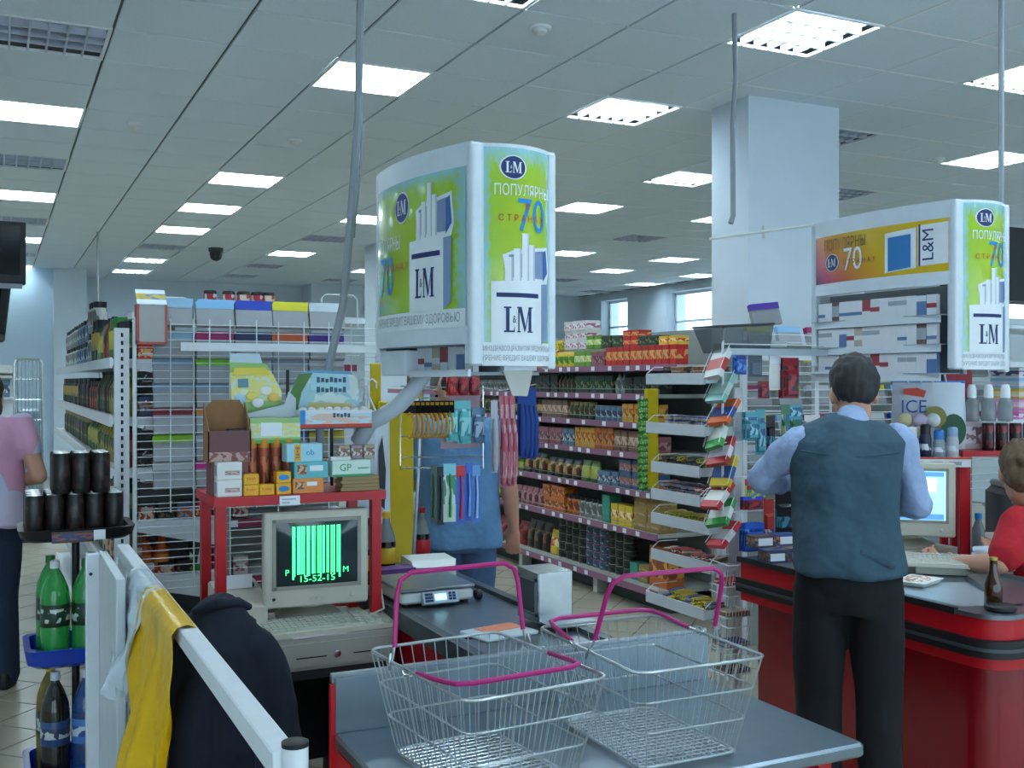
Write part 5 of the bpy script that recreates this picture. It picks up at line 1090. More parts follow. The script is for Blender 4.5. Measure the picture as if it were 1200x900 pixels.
M_hb = pack('blue blister', '2a5ab8', '4a8ad8', '1a3a88', .2, .8, sc=4); M_ht = pack('aqua blister', '4a98a8', '8ac8d0', '2a5a88', .2, .8, sc=4); M_hg = pack('green blister', '3a7a5a', 'c8c04a', '2a6a9a', .2, .8, sc=4); M_hr = pack('red blister', '8a1a24', 'a8303a', '3a2a30', .2, .8, sc=3); M_hk = pack('black blister', '16191e', '3a8a9a', '2a3a5a', .25, .6, sc=4); M_hw = pack('white card', 'd8dada', 'b8303a', '4a9a4a', .3, .5, sc=3)
hang(3.07, 1.72, .075, .11, M_hb, 'blue blister pack hanging at the top of the snack rack', 'packet', None, .02)
hang(3.16, 1.70, .08, .10, mat('grey combs', '5a6a78', .5), 'grey hair combs hanging behind the blue pack', 'comb')
hang(3.275, 1.71, .07, .17, M_hw, 'white price card with red band on the snack rack', 'card', M_pw, .004)
hang(3.35, 1.69, .10, .19, M_hr, 'red blister pack hanging beside the white price card', 'packet', None, .02, n=2)
hang(3.21, 1.58, .07, .08, M_hr, 'small dark red pack hanging under the combs', 'packet')
hang(3.12, 1.44, .07, .13, M_ht, 'aqua sponge pack hanging on the snack rack', 'packet', None, .02, n=2); hang(3.19, 1.45, .055, .21, M_ht, 'long aqua brush pack hanging on the snack rack', 'packet', None, .015)
hang(3.25, 1.42, .05, .17, M_hk, 'dark narrow pack hanging between brush packs', 'packet'); hang(3.34, 1.47, .05, .23, M_hg, 'green and yellow toothbrush pack left of two on the snack rack', 'toothbrush'); hang(3.40, 1.47, .075, .25, M_hg, 'broad green toothbrush pack right of two on the snack rack', 'toothbrush', M_ht)
hang(3.50, 1.42, .10, .10, MP['white pink box'], 'pale printed packet hanging near the man', 'packet', None, .02); hang(3.16, 1.13, .12, .10, pack('red aqua pack', 'a83a3a', '3a98a0', 'd8b83a', .1, .7, sc=4), 'red and aqua pack hanging behind the sleeve', 'packet', None, .02)
hang(3.13, 1.05, .11, .06, M_hr, 'red topped blue packs above the razors', 'packet', mat('cobalt header', '2a4ac0', .4), .02, n=2); hang(3.12, .93, .105, .13, M_hb, 'bright blue razor pack hanging low on the snack rack', 'packet', None, .025, n=3)
hang(3.24, 1.03, .06, .22, pack('red white pack', 'a8342e', 'd8d0c8', '3a4a8a', .1, .5, sc=5), 'red and white pack hanging beside the razors', 'packet', None, .015); hang(3.34, 1.07, .13, .22, M_hk, 'black toy card with aqua picture hanging beside the man', 'card', None, .02)
# boxes on the counter head
for k in range(4):
    t = bx_('counter_box', f'small dark box with white price slip, {["left", "second", "third", "right"][k]} at the counter head', 'box', 3.02 + (k % 2) * .12, 3.60 + (k // 2) * .08, .80 + (.055 if k > 1 else 0), .11, .07, .055 if k < 2 else .05, pack(f'counter box {k}', ['24305a', '5a3a34', '4a3838', '2a4a8a'][k], ['6a4a3a', '2a3a6a', '8a6a5a', 'c86a3a'][k], '3a2a2a', .2, .8, sc=5), R(-8))
    obj('price_slip', MB().box(-.035, .035, -.003, -.001, .008, .04), M_tagw, t, smooth=False)
# smoky case and folder on top of the rack
t = thing('smoky_case', 'smoky transparent plastic case on top of the snack rack', 'case', (3.11, 4.02, 1.71), R(4)); M_smoke = mat('smoky plastic', '56626a', .15, alpha=.6, coat=.3)
obj('bin', MB().rings([[(-.13, -.06, 0), (.17, -.06, 0), (.17, .06, 0), (-.13, .06, 0)], [(-.16, -.1, .12), (.16, -.1, .14), (.16, .1, .14), (-.16, .1, .12)]]), M_smoke, t); obj('rim', MB().tube([(-.16, -.1, .12), (.16, -.1, .14), (.16, .1, .14), (-.16, .1, .12)], .005, 5, closed=True), M_dark, t)
for z, yy in ((1.70, 3.9),): tag(obj('price_rail', MB().box(3.0, 3.6, yy, yy + .01, z, z + .03), mat('clear price rail', 'a8b4bc', .3), smooth=False), 'clear price rail along the top of the snack rack', 'rail')
# second wire book rack behind the right counter
EY2 = 4.78
g = thing('wire_rack', 'white wire rack of books behind the right counter', 'rack', (0, 0, 0))
for x in (3.78, 4.30, 5.1, 5.9): obj('side_frame', MB().box(x - .015, x + .015, EY2, EY2 + .03, 0, 1.86), M_white, g, smooth=False)
obj('crossbar', MB().box(3.78, 5.9, EY2 - .03, EY2 - .01, 1.70, 1.735), M_white, g, smooth=False)
hw = MB(); z = .9
while z < 1.86: hw.tube([(3.78, EY2 - .005, z), (5.9, EY2 - .005, z)], .0024, 4); z += .045
obj('horizontal_wires', hw, M_wirew, g); obj('back_panel', MB().box(3.78, 5.9, EY2 + .28, EY2 + .3, 0, 1.8), M_backp, g, smooth=False)
cols2 = [('d8cf2c', 'yellow'), ('3a5ab4', 'blue'), ('c8ccd0', 'white'), ('7cc62a', 'lime'), ('9a2b62', 'magenta'), ('86b8dc', 'sky blue')]
for r_ in range(5):
    for c_ in range(9):
        hh, wd = cols2[(r_ * 2 + c_ * 5) % 6] if (r_, c_) != (0, 0) else cols2[0]
        if hh not in edgem: edgem[hh] = MB().box(-.084, .084, -.016, .016, 0, .034).mesh('top_edge', mat('book edge ' + hh, hh, .4), False)
        b = tag(link('exercise_book', bookm, None, (3.92 + c_ * .22, EY2 + .07, 1.86 - r_ * .17), 0, (R(-16), 0, 0)), f'right rack book with {wd} edge, {rown[r_]} tier, {NTH[c_]} from the left', 'book', 'books in the right rack'); link('top_edge', edgem[hh], b)
b = tag(link('exercise_book', bookm, None, (3.60, 4.40, 1.95), R(-8), (R(-14), R(-6), R(-8))), 'grey book with purple edge leaning on the smoky case', 'book'); link('top_edge', MB().box(-.084, .084, -.016, .016, 0, .034).mesh('top_edge', mat('purple edge', '5a3aa8', .4), False), b)
obj('book_rest', MB().box(3.50, 3.72, 4.36, 4.5, 1.76, 1.79), M_tr, s, smooth=False)
# dark shelf with pink boxes at the right edge
g = thing('dark_cabinet', 'dark cabinet with a lit strip at the right edge above pink boxes', 'cabinet', (0, 0, 0))
obj('screen_box', MB().box(5.32, 6.2, 4.3, 4.7, 2.05, 2.48), M_black, g, smooth=False); obj('shelf', MB().box(5.2, 6.2, 4.2, 4.7, 1.66, 1.69), M_white, g, smooth=False); obj('shelf', MB().box(5.2, 6.2, 4.2, 4.7, 1.88, 1.9), M_white, g, smooth=False); obj('lit_strip', MB().box(5.32, 6.2, 4.31, 4.33, 1.95, 2.03), mat('lit strip', (.9, .95, 1), .5, var=0, emit=1.5), g, smooth=False); obj('post', MB().box(5.2, 5.24, 4.66, 4.7, 0, 2.5), M_dark, g, smooth=False); obj('post', MB().box(6.16, 6.2, 4.66, 4.7, 0, 2.5), M_dark, g, smooth=False)
for k in range(5): bx_('flat_box', f'{["pink", "pale pink", "yellow", "light blue", "white"][k]} flat box, {NTH[k]} from below in the pile at the right edge', 'box', 5.45, 4.22, 1.36 + k * .06, .3, .2, .058, pack(f'flat box {k}', ['c87aa8', 'd08ab0', 'c8a84a', '8ab0d0', 'd0d4d8'][k], ['b85a98', 'd8b8c8', 'd8c88a', 'b8c8d8', '4a5a8a'][k], 'd8c8d0', .2, .7, sc=5))
obj('shelf', MB().box(5.2, 6.2, 4.2, 4.7, 1.33, 1.36), M_white, g, smooth=False)
# yellow boards by the aisle and the hanging strips
M_yel = mat('yellow board', 'd0b40e', .45)
tag(obj('yellow_board', MB().rbox(3.895, 3.99, 5.955, 5.99, .86, 1.53, r=.008), M_yel), 'narrow yellow board at the near end of the right shelving', 'board')
tag(obj('yellow_board', MB().rbox(1.54, 1.70, 4.50, 4.54, 0, 1.49, r=.01), M_yel), 'yellow board behind the white bag at the left checkout', 'board')
tag(obj('yellow_board', MB().rbox(1.51, 1.56, 4.545, 4.56, 0, 1.66, r=.006), M_yel), 'slim taller yellow strip beside the yellow board', 'board')
t = thing('packet_strip', 'hanging strip of small green packets before the right shelving end', 'packet strip', (3.862, 5.95, 1.46))
lf = MB().ell((0, 0, -.03), (.022, .009, .035), 8, 5).mesh('green_packet', pack('green packets', '2f7a32', '6fae4a', 'c8d8a0', .3, .7, sc=4))
for k in range(14):
    for a in (-1, 0, 1): o = link('green_packet', lf, t, (a * .03, -.01 * (a == 0), -k * .042), 0, (R(rnd.uniform(-15, 15)), R(a * 28 + rnd.uniform(-8, 8)), 0))
obj('strip', MB().box(-.01, .01, .008, .011, -.6, .02), M_tr, t, smooth=False)
# ================================================================ people
def fused(name, mb, voxel, m, smooth=4, disp=0.0, dsc=6.0, seed=0.0):
    """join overlapping closed shapes into one continuous skin"""
    o = link(name, mb.mesh(name, m, True)); md = o.modifiers.new('r', 'REMESH'); md.mode = 'VOXEL'; md.voxel_size = voxel
    sm = o.modifiers.new('s', 'SMOOTH'); sm.factor = .5; sm.iterations = smooth
    dg = bpy.context.evaluated_depsgraph_get(); dg.update()
    me = bpy.data.meshes.new_from_object(o.evaluated_get(dg)); old = o.data; o.modifiers.clear(); bpy.data.objects.remove(o); bpy.data.meshes.remove(old)
    if disp:
        for v, n in zip(me.vertices, [v.normal.copy() for v in me.vertices]):
            p = Vector((v.co.x * dsc, v.co.y * dsc, v.co.z * dsc * .42 + seed)); v.co += n * disp * mnoise.noise(p)
    if not me.materials: me.materials.append(m)
    me.polygons.foreach_set('use_smooth', [True] * len(me.polygons)); me.name = name
    return me
M_skin = mat('skin', 'c08f78', .55, var=.08, scale=20)
def hand(b, wrist, to, thumb, side):
    """palm, four bent fingers and a thumb; thumb = direction the thumb side faces"""
    d = (Vector(to) - Vector(wrist)).normalized(); s = Vector(thumb); s = (s - d * s.dot(d)).normalized(); n = s.cross(d)
    X = Matrix((s, d, n)).transposed().to_4x4(); X.translation = Vector(wrist)
    if side < 0: n = -n
    b.limb([(0, 0, 0), (0, .03, 0), (0, .07, 0)], [(.024, .017), (.036, .016), (.038, .014)], 10, X)
    c = -1 if side > 0 else 1
    for k, (x, l) in enumerate(((-.030, .058), (-.010, .070), (.011, .075), (.031, .068))):
        b.limb([(x * .9, .065, 0), (x, .09, 0), (x * 1.05, .09 + l * .42, c * .012), (x, .09 + l * .68, c * .036), (x, .09 + l * .75, c * .055)], [.0095, .009, .0085, .008, .007], 8, X)
    b.limb([(.028, .02, c * .004), (.047, .045, c * .012), (.050, .075, c * .022)], [.012, .0105, .0085], 8, X)
def human(name, label, loc, rz, J, skin, cl):
    t = thing(name, label, 'person', loc, rz)
    H = Vector(J['head']); HX = Matrix.Translation(H) @ Matrix.Rotation(R(J.get('hyaw', 0)), 4, 'Z') @ Matrix.Rotation(R(-J.get('hpitch', 0)), 4, 'X')
    b = MB()
    # head
    b.ell((0, -.012, .022), (.074, .094, .10), X=HX); b.ell((0, .028, -.045), (.058, .066, .075), X=HX); b.ell((0, .07, -.10), (.03, .026, .022), X=HX)
    b.limb([(0, .088, .012), (0, .108, -.03)], [.009, .014], 8, HX); b.ell((0, .076, .03), (.055, .02, .014), X=HX); b.ell((0, .088, -.062), (.026, .012, .012), X=HX)
    for s in (-1, 1): b.ell((s * .074, -.008, -.008), (.012, .026, .034), X=HX, n=10, m=7); b.ell((s * .042, .062, -.03), (.022, .02, .02), X=HX)
    nb = Vector(J['neck']); b.limb([nb, HX @ Vector((0, -.02, -.06))], [.06, .054])
    b.hloft(J['torso'], 20)
    for s in ('L', 'R'):
        sh, el, wr = J['sh' + s], J['el' + s], J['wr' + s]
        b.limb([sh, el], [J.get('arm', .052), J.get('arm', .052) * .8]); b.limb([el, Vector(el).lerp(Vector(wr), .35), wr], [.042, .041, .027])
        d = (Vector(wr) - Vector(el)).normalized(); hd = J.get('hand' + s, Vector(wr) + d); hand(b, Vector(wr) - d * .005, hd, J.get('thumb' + s, (0, 0, 1)), 1 if s == 'R' else -1)
        hp, kn, an = J['hip' + s], J['kn' + s], J['an' + s]
        b.limb([hp, kn], [.078, .056]); b.limb([kn, Vector(kn).lerp(Vector(an), .35), an], [.056, .055, .036]); b.limb([Vector(an) + Vector((0, -.02, -.02)), Vector(an) + Vector((0, .13, -.045))], [(.036, .034), (.038, .026)])
    b.ell((0, J['hipL'][1], J['hipL'][2] + .02), (.135, .095, .11))
    link('body', fused('body', b, .0075, skin, 3), t)
    for s in (-1, 1): obj('eye', MB().ell((s * .031, .076, .004), (.011, .011, .0075), 10, 7, HX), mat('eye dark', '2a2422', .2), t)
    obj('lips', MB().ell((0, .094, -.062), (.02, .007, .006), 10, 6, HX), mat('lips', '9a5a52', .5), t)
    hb = MB()
    for args in cl['hair']: hb.ell(*args, X=HX)
    link('hair', fused('hair', hb, .007, cl['hairm'], 2, .007, 45, 1.0), t)
    for nm, m, mb, vox, dp, ds in cl['clothes'](J): link(nm, fused(nm, mb, vox, m, 3, dp, ds, sum(map(ord, nm)) % 7), t)
    for s in ('L', 'R'):
        an = Vector(J['an' + s]); obj('shoe', MB().hloft([(an.x, an.y + .05, an.z - .08, .042, .135), (an.x, an.y + .05, an.z - .06, .046, .14), (an.x, an.y + .04, an.z - .03, .044, .125), (an.x, an.y + .0, an.z + .0, .042, .07), (an.x, an.y - .01, an.z + .03, .04, .05)], 18), cl.get('shoem', M_black), t)
    return t
# ---- man in the waistcoat
M_vest = mat('slate blue waistcoat cloth', '35505f', .85, var=.12, scale=40, bump=.9, bscale=11); M_shirt = mat('pale blue shirt cloth', '93a6c8', .8, var=.08, scale=25, bump=.7, bscale=18); M_trou = mat('black trouser cloth', '0d0f14', .9, bump=.6, bscale=10); M_hairm = mat('dark greying hair', '26262a', .6, var=.4, scale=120)
J = dict(head=(.03, .15, 1.535), hyaw=8, hpitch=18, neck=(.012, .035, 1.40),
         torso=[(0, 0, .90, .15, .10), (0, 0, 1.05, .145, .10), (0, .01, 1.2, .155, .10), (.0, .02, 1.33, .165, .095), (.005, .02, 1.40, .13, .075), (.008, .03, 1.44, .06, .055)],
         arm=.04, shL=(-.155, .02, 1.375), elL=(-.285, .115, 1.235), wrL=(-.15, .34, 1.215), shR=(.158, .01, 1.375), elR=(.235, .06, 1.165), wrR=(.11, .28, 1.15), thumbL=(.6, 0, .8), thumbR=(-.6, 0, .8),
         hipL=(-.09, 0, .90), knL=(-.095, .03, .50), anL=(-.10, -.01, .085), hipR=(.09, 0, .90), knR=(.10, .02, .50), anR=(.11, -.02, .085))
def man_clothes(J):
    v = MB().hloft([(.0, .0, .925, .192, .142), (0, .0, .96, .193, .143), (0, .0, 1.05, .185, .137), (0, .005, 1.15, .182, .133), (0, .01, 1.25, .186, .13), (0, .018, 1.32, .196, .128), (.004, .02, 1.375, .203, .112), (.006, .022, 1.415, .182, .09), (.008, .028, 1.44, .125, .075), (.01, .035, 1.46, .07, .06)], 28, p=2.3)
    pk = MB().box(-.12, -.02, -.15, -.135, 1.0, 1.012)
    sl = MB()
    for s in ('L', 'R'):
        a = [Vector(J['sh' + s]), Vector(J['el' + s]), Vector(J['wr' + s])]
        sl.limb([a[0] + Vector((0, 0, .0)), a[0].lerp(a[1], .5), a[1]], [.058, .06, .054]); sl.limb([a[1], a[1].lerp(a[2], .5), a[1].lerp(a[2], .93)], [.06, .055, .043])
    col = MB(); nb = Vector(J['neck']); col.limb([nb + Vector((0, .0, .0)), nb + Vector((.004, .018, .04))], [.07, .062], 18)
    p = MB(); p.hloft([(0, 0, .80, .17, .12), (0, 0, .90, .182, .128), (0, 0, .965, .178, .125)], 24)
    for s in ('L', 'R'):
        h, k, an = (Vector(J[q + s]) for q in ('hip', 'kn', 'an')); p.limb([h + Vector((0, 0, -.03)), h.lerp(k, .5), k, k.lerp(an, .5), an + Vector((0, 0, -.02))], [(.098, .11), (.088, .1), (.08, .088), (.077, .084), (.075, .085)], 16)
    return [('waistcoat', M_vest, v, .011, .03, 8), ('shirt_sleeves', M_shirt, sl, .010, .02, 16), ('shirt_collar', M_shirt, col, .008, 0, 1), ('trousers', M_trou, p, .011, .014, 9)]
man = human('person', 'man in a slate blue waistcoat and pale blue shirt standing at the red counter', (2.62, 2.76, 0), R(-39), J, M_skin,
      dict(hair=[((0, -.03, .04), (.087, .097, .102)), ((0, -.055, .0), (.074, .056, .062))], hairm=M_hairm, clothes=man_clothes))
sp_ = MB()
sp_.tube([(-.185, .01, .96), (-.192, .0, 1.1), (-.186, .01, 1.28), (-.165, .02, 1.41)], .004, 6)
obj('waistcoat_yoke_seam', MB().tube([(-.16, -.075, 1.345), (-.08, -.105, 1.335), (0, -.113, 1.33), (.08, -.105, 1.335), (.16, -.075, 1.345)], .0035, 6), M_vest, man)
obj('pocket_flap', MB().tube([(.03, -.138, 1.02), (.07, -.131, 1.005), (.11, -.12, .985), (.14, -.105, .97)], [(.006, .012)] * 4, 6), M_vest, man)
# ---- woman in the blue shirt behind the toothbrush rack
M_bshirt = mat('washed blue shirt cloth', '5f8bb4', .85, var=.1, scale=18, bump=.8, bscale=10); M_jean = mat('blue denim', '47678a', .9, var=.15, scale=60); M_brown = mat('brown hair', '3a2a22', .6, var=.3, scale=90)
J2 = dict(head=(-.02, .06, 1.515), hyaw=50, hpitch=8, neck=(0, .0, 1.375), torso=[(0, 0, .88, .16, .11), (0, 0, 1.02, .155, .11), (0, 0, 1.18, .15, .11), (0, .01, 1.3, .16, .1), (0, .01, 1.37, .12, .07), (0, .01, 1.41, .05, .05)],
          shL=(-.17, .0, 1.35), elL=(-.22, .06, 1.10), wrL=(-.12, .28, 1.05), shR=(.17, .0, 1.35), elR=(.235, -.03, 1.08), wrR=(.265, .03, .875), handR=(.262, .06, .7), thumbR=(-1, .35, 0), thumbL=(1, 0, .3),
          hipL=(-.09, 0, .86), knL=(-.09, .02, .47), anL=(-.09, -.01, .085), hipR=(.09, 0, .86), knR=(.09, .02, .47), anR=(.10, -.01, .085))
def loose(M_top, M_bot, slev, hem=.80, wide=1.0, td=.016):
    def f(J):
        v = MB(); z0 = J['hipL'][2] - .86 + hem; y = J['hipL'][1]
        T = J['torso']; v.hloft([(T[0][0], T[0][1], z0, .205 * wide, .15 * wide), (T[0][0], T[0][1], z0 + .04, .207 * wide, .152 * wide)] + [(cx, cy, z, rx * 1.0 + .035 * wide, ry + .03) for cx, cy, z, rx, ry in T[1:-1] if z > z0 + .08] + [(T[-1][0], T[-1][1], T[-1][2] + .0, T[-1][3] + .022, T[-1][4] + .018)], 26, p=2.2)
        for s in ('L', 'R'):
            a = [Vector(J['sh' + s]), Vector(J['el' + s]), Vector(J['wr' + s])]; v.limb([a[0], a[0].lerp(a[1], slev)], [.075, .068])
        p = MB(); h0 = J['hipL']; p.hloft([(0, h0[1], h0[2] - .08, .165, .12), (0, h0[1], h0[2] + .02, .178, .13), (0, h0[1], h0[2] + .1, .165, .12)], 22)
        for s in ('L', 'R'):
            h, k, an = (Vector(J[q + s]) for q in ('hip', 'kn', 'an')); p.limb([h, h.lerp(k, .5), k, k.lerp(an, .5), an + Vector((0, 0, -.02))], [.098, .088, .072, .068, .066], 16)
        return [('shirt', M_top, v, .011, td, 9), ('jeans', M_bot, p, .011, .008, 10)]
    return f
human('person', 'woman in a blue short-sleeved shirt and jeans standing behind the toothbrush rack', (1.97, 4.62, 0), R(-18), J2, M_skin, dict(hair=[((0, -.035, .035), (.085, .094, .10)), ((0, -.06, -.04), (.075, .055, .08))], hairm=M_brown, clothes=loose(M_bshirt, M_jean, .72, .80)))
# ---- woman in pink at the left edge
M_pink = pack('tie dyed pink cotton', 'c8bcd4', 'd09ab8', 'bcc4dc', .3, .95, .85, 2.2, .5); M_djean = mat('dark denim', '1d2a40', .9, var=.2, scale=50)
J3 = dict(J2); J3.update(head=(0, .06, 1.50), hyaw=10, hpitch=5, elR=(.265, -.07, 1.09), wrR=(.12, .20, 1.04), handR=(.08, .32, 1.03), thumbR=(-.5, 0, .8), elL=(-.22, -.02, 1.09), wrL=(-.12, .22, 1.04), handL=(-.10, .34, 1.03))
human('person', 'woman in a pink tie-dyed top and dark jeans at the left edge', (-.05, 6.1, 0), R(-6), J3, M_skin, dict(hair=[((0, -.035, .035), (.085, .094, .10)), ((0, -.06, -.06), (.075, .055, .10))], hairm=M_brown, clothes=loose(M_pink, M_djean, .45, .83)))
# ---- cashier in red, seated
M_redshirt = mat('red cotton shirt', 'b01624', .8, var=.1, scale=14, bump=.6, bscale=12); M_fair = mat('light brown hair', '5a4630', .6, var=.35, scale=80)
J4 = dict(head=(-.06, .17, 1.205), hyaw=-42, hpitch=16, neck=(0, .12, 1.07), torso=[(0, 0, .52, .17, .12), (0, .02, .66, .16, .115), (0, .05, .82, .16, .11), (0, .09, .96, .165, .10), (0, .11, 1.04, .12, .07), (0, .12, 1.08, .05, .05)],
          shL=(-.175, .08, 1.02), elL=(-.29, .08, .87), wrL=(-.30, .30, .84), handL=(-.28, .42, .83), thumbL=(1, 0, .2), shR=(.175, .10, 1.02), elR=(.24, .16, .87), wrR=(.14, .36, .845), handR=(.12, .48, .835), thumbR=(-1, 0, .2),
          hipL=(-.09, 0, .52), knL=(-.12, .24, .50), anL=(-.12, .20, .09), hipR=(.09, 0, .52), knR=(.12, .24, .50), anR=(.12, .20, .09))
human('person', 'cashier in a red short-sleeved shirt seated behind the right counter', (3.80, 2.80, 0), R(0), J4, M_skin, dict(hair=[((0, -.035, .04), (.087, .097, .10)), ((0, -.07, -.02), (.075, .06, .07)), ((0, -.115, .03), (.035, .035, .035))], hairm=M_fair, clothes=loose(M_redshirt, M_djean, .78, .80)))
s = thing('office_stool', 'dark swivel stool under the cashier in red', 'stool', (3.80, 2.80, 0)); obj('seat', MB().lathe([(.18, .37), (.2, .385), (.2, .42), (.17, .43)], 20), M_black, s); obj('column', MB().lathe([(.025, .05), (.025, .37)], 10), M_dark, s); obj('base', MB().lathe([(.2, .0), (.2, .03), (.03, .06)], 20), M_dark, s)
# ================================================================ foreground
M_purple = mat('magenta plastic handle', 'a81a6a', .35); M_bwire = mat('zinc plated wire', 'b4babc', .28, .9)
def basket(loc, rz, label, fold):
    t = thing('shopping_basket', label, 'shopping basket', loc, rz, 'wire baskets on the packing table')
    a, b, h = .152, .212, .205; a0, b0 = .115, .165
    def ringp(s, n=1):  # rounded rectangle at height fraction s
        x, y, z = a0 + (a - a0) * s, b0 + (b - b0) * s, .006 + (h - .006) * s; r = .025; o = []
        for cx, cy, q in ((x - r, y - r, 0), (-x + r, y - r, 90), (-x + r, -y + r, 180), (x - r, -y + r, 270)):
            for k in range(4): an = R(q + 30 * k); o.append((cx + r * math.cos(an), cy + r * math.sin(an), z))
        return o
    obj('rim', MB().tube(ringp(1), .0034, 6, closed=True), M_bwire, t)
    for s in (.36, .68): obj('hoop', MB().tube(ringp(s), .0022, 5, closed=True), M_bwire, t)
    obj('base_hoop', MB().tube(ringp(0), .003, 6, closed=True), M_bwire, t)
    w = MB()
    for k in range(-5, 6):
        f = k / 5.6
        for sg in (-1, 1): w.tube([(f * a, sg * b, h), (f * a0, sg * b0, .006)], .0013, 4)
    for k in range(-8, 9):
        f = k / 8.6
        for sg in (-1, 1): w.tube([(sg * a, f * b, h), (sg * a0, f * b0, .006)], .0013, 4)
    o = obj('side_wires', w, M_bwire, t); o['kind'] = 'stuff'
    w = MB()
    for k in range(-7, 8): w.tube([(k / 7.5 * a0, -b0, .005), (k / 7.5 * a0, b0, .005)], .0014, 4)
    for k in range(-9, 10): w.tube([(-a0, k / 9.5 * b0, .005), (a0, k / 9.5 * b0, .005)], .0014, 4)
    o = obj('floor_grid', w, M_bwire, t); o['kind'] = 'stuff'
    def handle(py, ang):
        X = Matrix.Translation((0, py, h)) @ Matrix.Rotation(R(ang), 4, 'X')
        hd = MB().tube([(-a + .004, 0, .03), (-a + .012, 0, .13), (-a + .02, 0, .158), (-a + .045, 0, .172), (a - .045, 0, .172), (a - .02, 0, .158), (a - .012, 0, .13), (a - .004, 0, .03)], .0052, 8, X=X)
        o = obj('handle', hd, M_purple, t)
        for s in (-1, 1): obj('hook', MB().tube([(s * (a - .004), 0, .035), (s * a, 0, .012), (s * (a + .004), .006, -.006), (s * (a + .008), .0, -.012), (s * (a + .010), -.006, .004), (s * (a + .006), -.004, .02)], .0028, 6, X=X), M_chrome, o)
    handle(fold[0][0], fold[0][1]); handle(fold[1][0], fold[1][1])
    return t
basket((.862, 1.90, .822), R(5), 'left wire shopping basket with one handle raised and one folded forward', ((.09, -4), (.02, 86)))
basket((1.245, 1.905, .822), R(-1), 'right wire shopping basket with one handle raised and one folded back', ((-.03, 20), (.03, -84)))
# white railing beside the chair
r = thing('railing', 'white square tube railing running from the left panel towards the viewer', 'railing', (0, 0, 0))
obj('top_tube', MB().rbox(.390, .432, 1.66, 4.02, .955, .998, r=.006, n=2), M_white, r)
pp = obj('post', MB().lathe([(.021, 0), (.021, 1.005)], 18, c=(.425, 1.655, 0)), M_white, r); obj('post_cap', MB().lathe([(.0215, 1.005), (.0215, 1.012), (.017, 1.014)], 18, c=(.425, 1.655, 0)), M_black, pp)
obj('post', MB().rbox(.383, .423, 3.98, 4.02, 0, .955, r=.006, n=1), M_white, r)
# panel with post
M_panel = mat('scuffed white panel', 'c4ccd0', .5, var=.12, scale=8)
p = thing('gate_panel', 'white metal panel with a square post left of the railing', 'panel', (0, 0, 0))
obj('post', MB().rbox(.275, .32, 3.84, 3.88, 0, .995, r=.004, n=1), M_white, p); obj('plate', MB().rbox(.318, .345, 3.30, 3.87, .06, 1.0, r=.004, n=1), M_panel, p); obj('screw', MB().lathe([(.006, 0), (.006, .003)], 8, X=Matrix.Translation((.29, 3.84, .93)) @ Matrix.Rotation(R(90), 4, 'X')), M_black, p)
obj('foot', MB().box(.25, .36, 3.80, 3.92, 0, .012), M_dark, p, smooth=False)
# plastic bags thrown over the railing
def draped(name, label, m, y0, y1, zl, seed, tail=0.0, mcol=None):
    nu, nv = 26, 30; vs = []; fs = []
    prof = []
    for j in range(nv + 1):
        s = j / nv
        if s < .08: q = s / .08; prof.append((.436 - .004 * q, .93 + .06 * q))
        elif s < .2: q = (s - .08) / .12; an = math.pi * q; prof.append((.404 + .032 * math.cos(an), .985 + .022 * math.sin(an)))
        else: q = (s - .2) / .8; prof.append((.370 - .05 * q, .985 - (.985 - zl) * q))
    for th in (0, .003):
        for j in range(nv + 1):
            s = j / nv; x, z = prof[j]
            for i in range(nu + 1):
                f = i / nu; q = max(0, (s - .2) / .8)
                wid = (1 - .45 * q * q); y = (y0 + y1) / 2 + (f - .5) * (y1 - y0) * wid
                amp = .085 * q + .004
                nx = mnoise.noise(Vector((f * 5 + seed, s * 1.6, seed))) * amp + mnoise.noise(Vector((f * 13, s * 5, seed + 3))) * .024 * min(1, q * 3 + .1)
                zz = z + (tail * q * (mnoise.noise(Vector((f * 4 + seed, 0, 9.1))) - .25 * abs(f - .35)) if q > 0 else 0)
                vs.append((x + (nx if q > 0 else abs(nx) * .3) - th, y, zz))
    n1 = (nu + 1) * (nv + 1)
    for L_ in (0, n1):
        for j in range(nv):
            for i in range(nu): k = L_ + j * (nu + 1) + i; fs.append((k, k + 1, k + nu + 2, k + nu + 1) if not L_ else (k, k + nu + 1, k + nu + 2, k + 1))
    edge = [i for i in range(nu + 1)] + [(j + 1) * (nu + 1) + nu for j in range(nv)] + [nv * (nu + 1) + nu - 1 - i for i in range(nu)] + [(nv - 1 - j) * (nu + 1) for j in range(nv - 1)]
    for a in range(len(edge)): b = (a + 1) % len(edge); fs.append((edge[a], n1 + edge[a], n1 + edge[b], edge[b]))
    return tag(obj(name, MB().add(vs, fs), m, ang=80), label, 'bag')
M_ybag = mat('yellow plastic bag', 'dcae12', .32, var=.1, scale=8, bump=.2, bscale=25)
yb = draped('plastic_bag', 'yellow plastic bag draped over the white railing', M_ybag, 2.58, 3.12, .50, 2.1, .16)
draped('plastic_bag', 'white plastic bag on the railing behind the yellow bag', mat('thin white film', 'c2ced6', .25, bump=.3, bscale=20), 3.06, 3.46, .70, 5.7, .12)
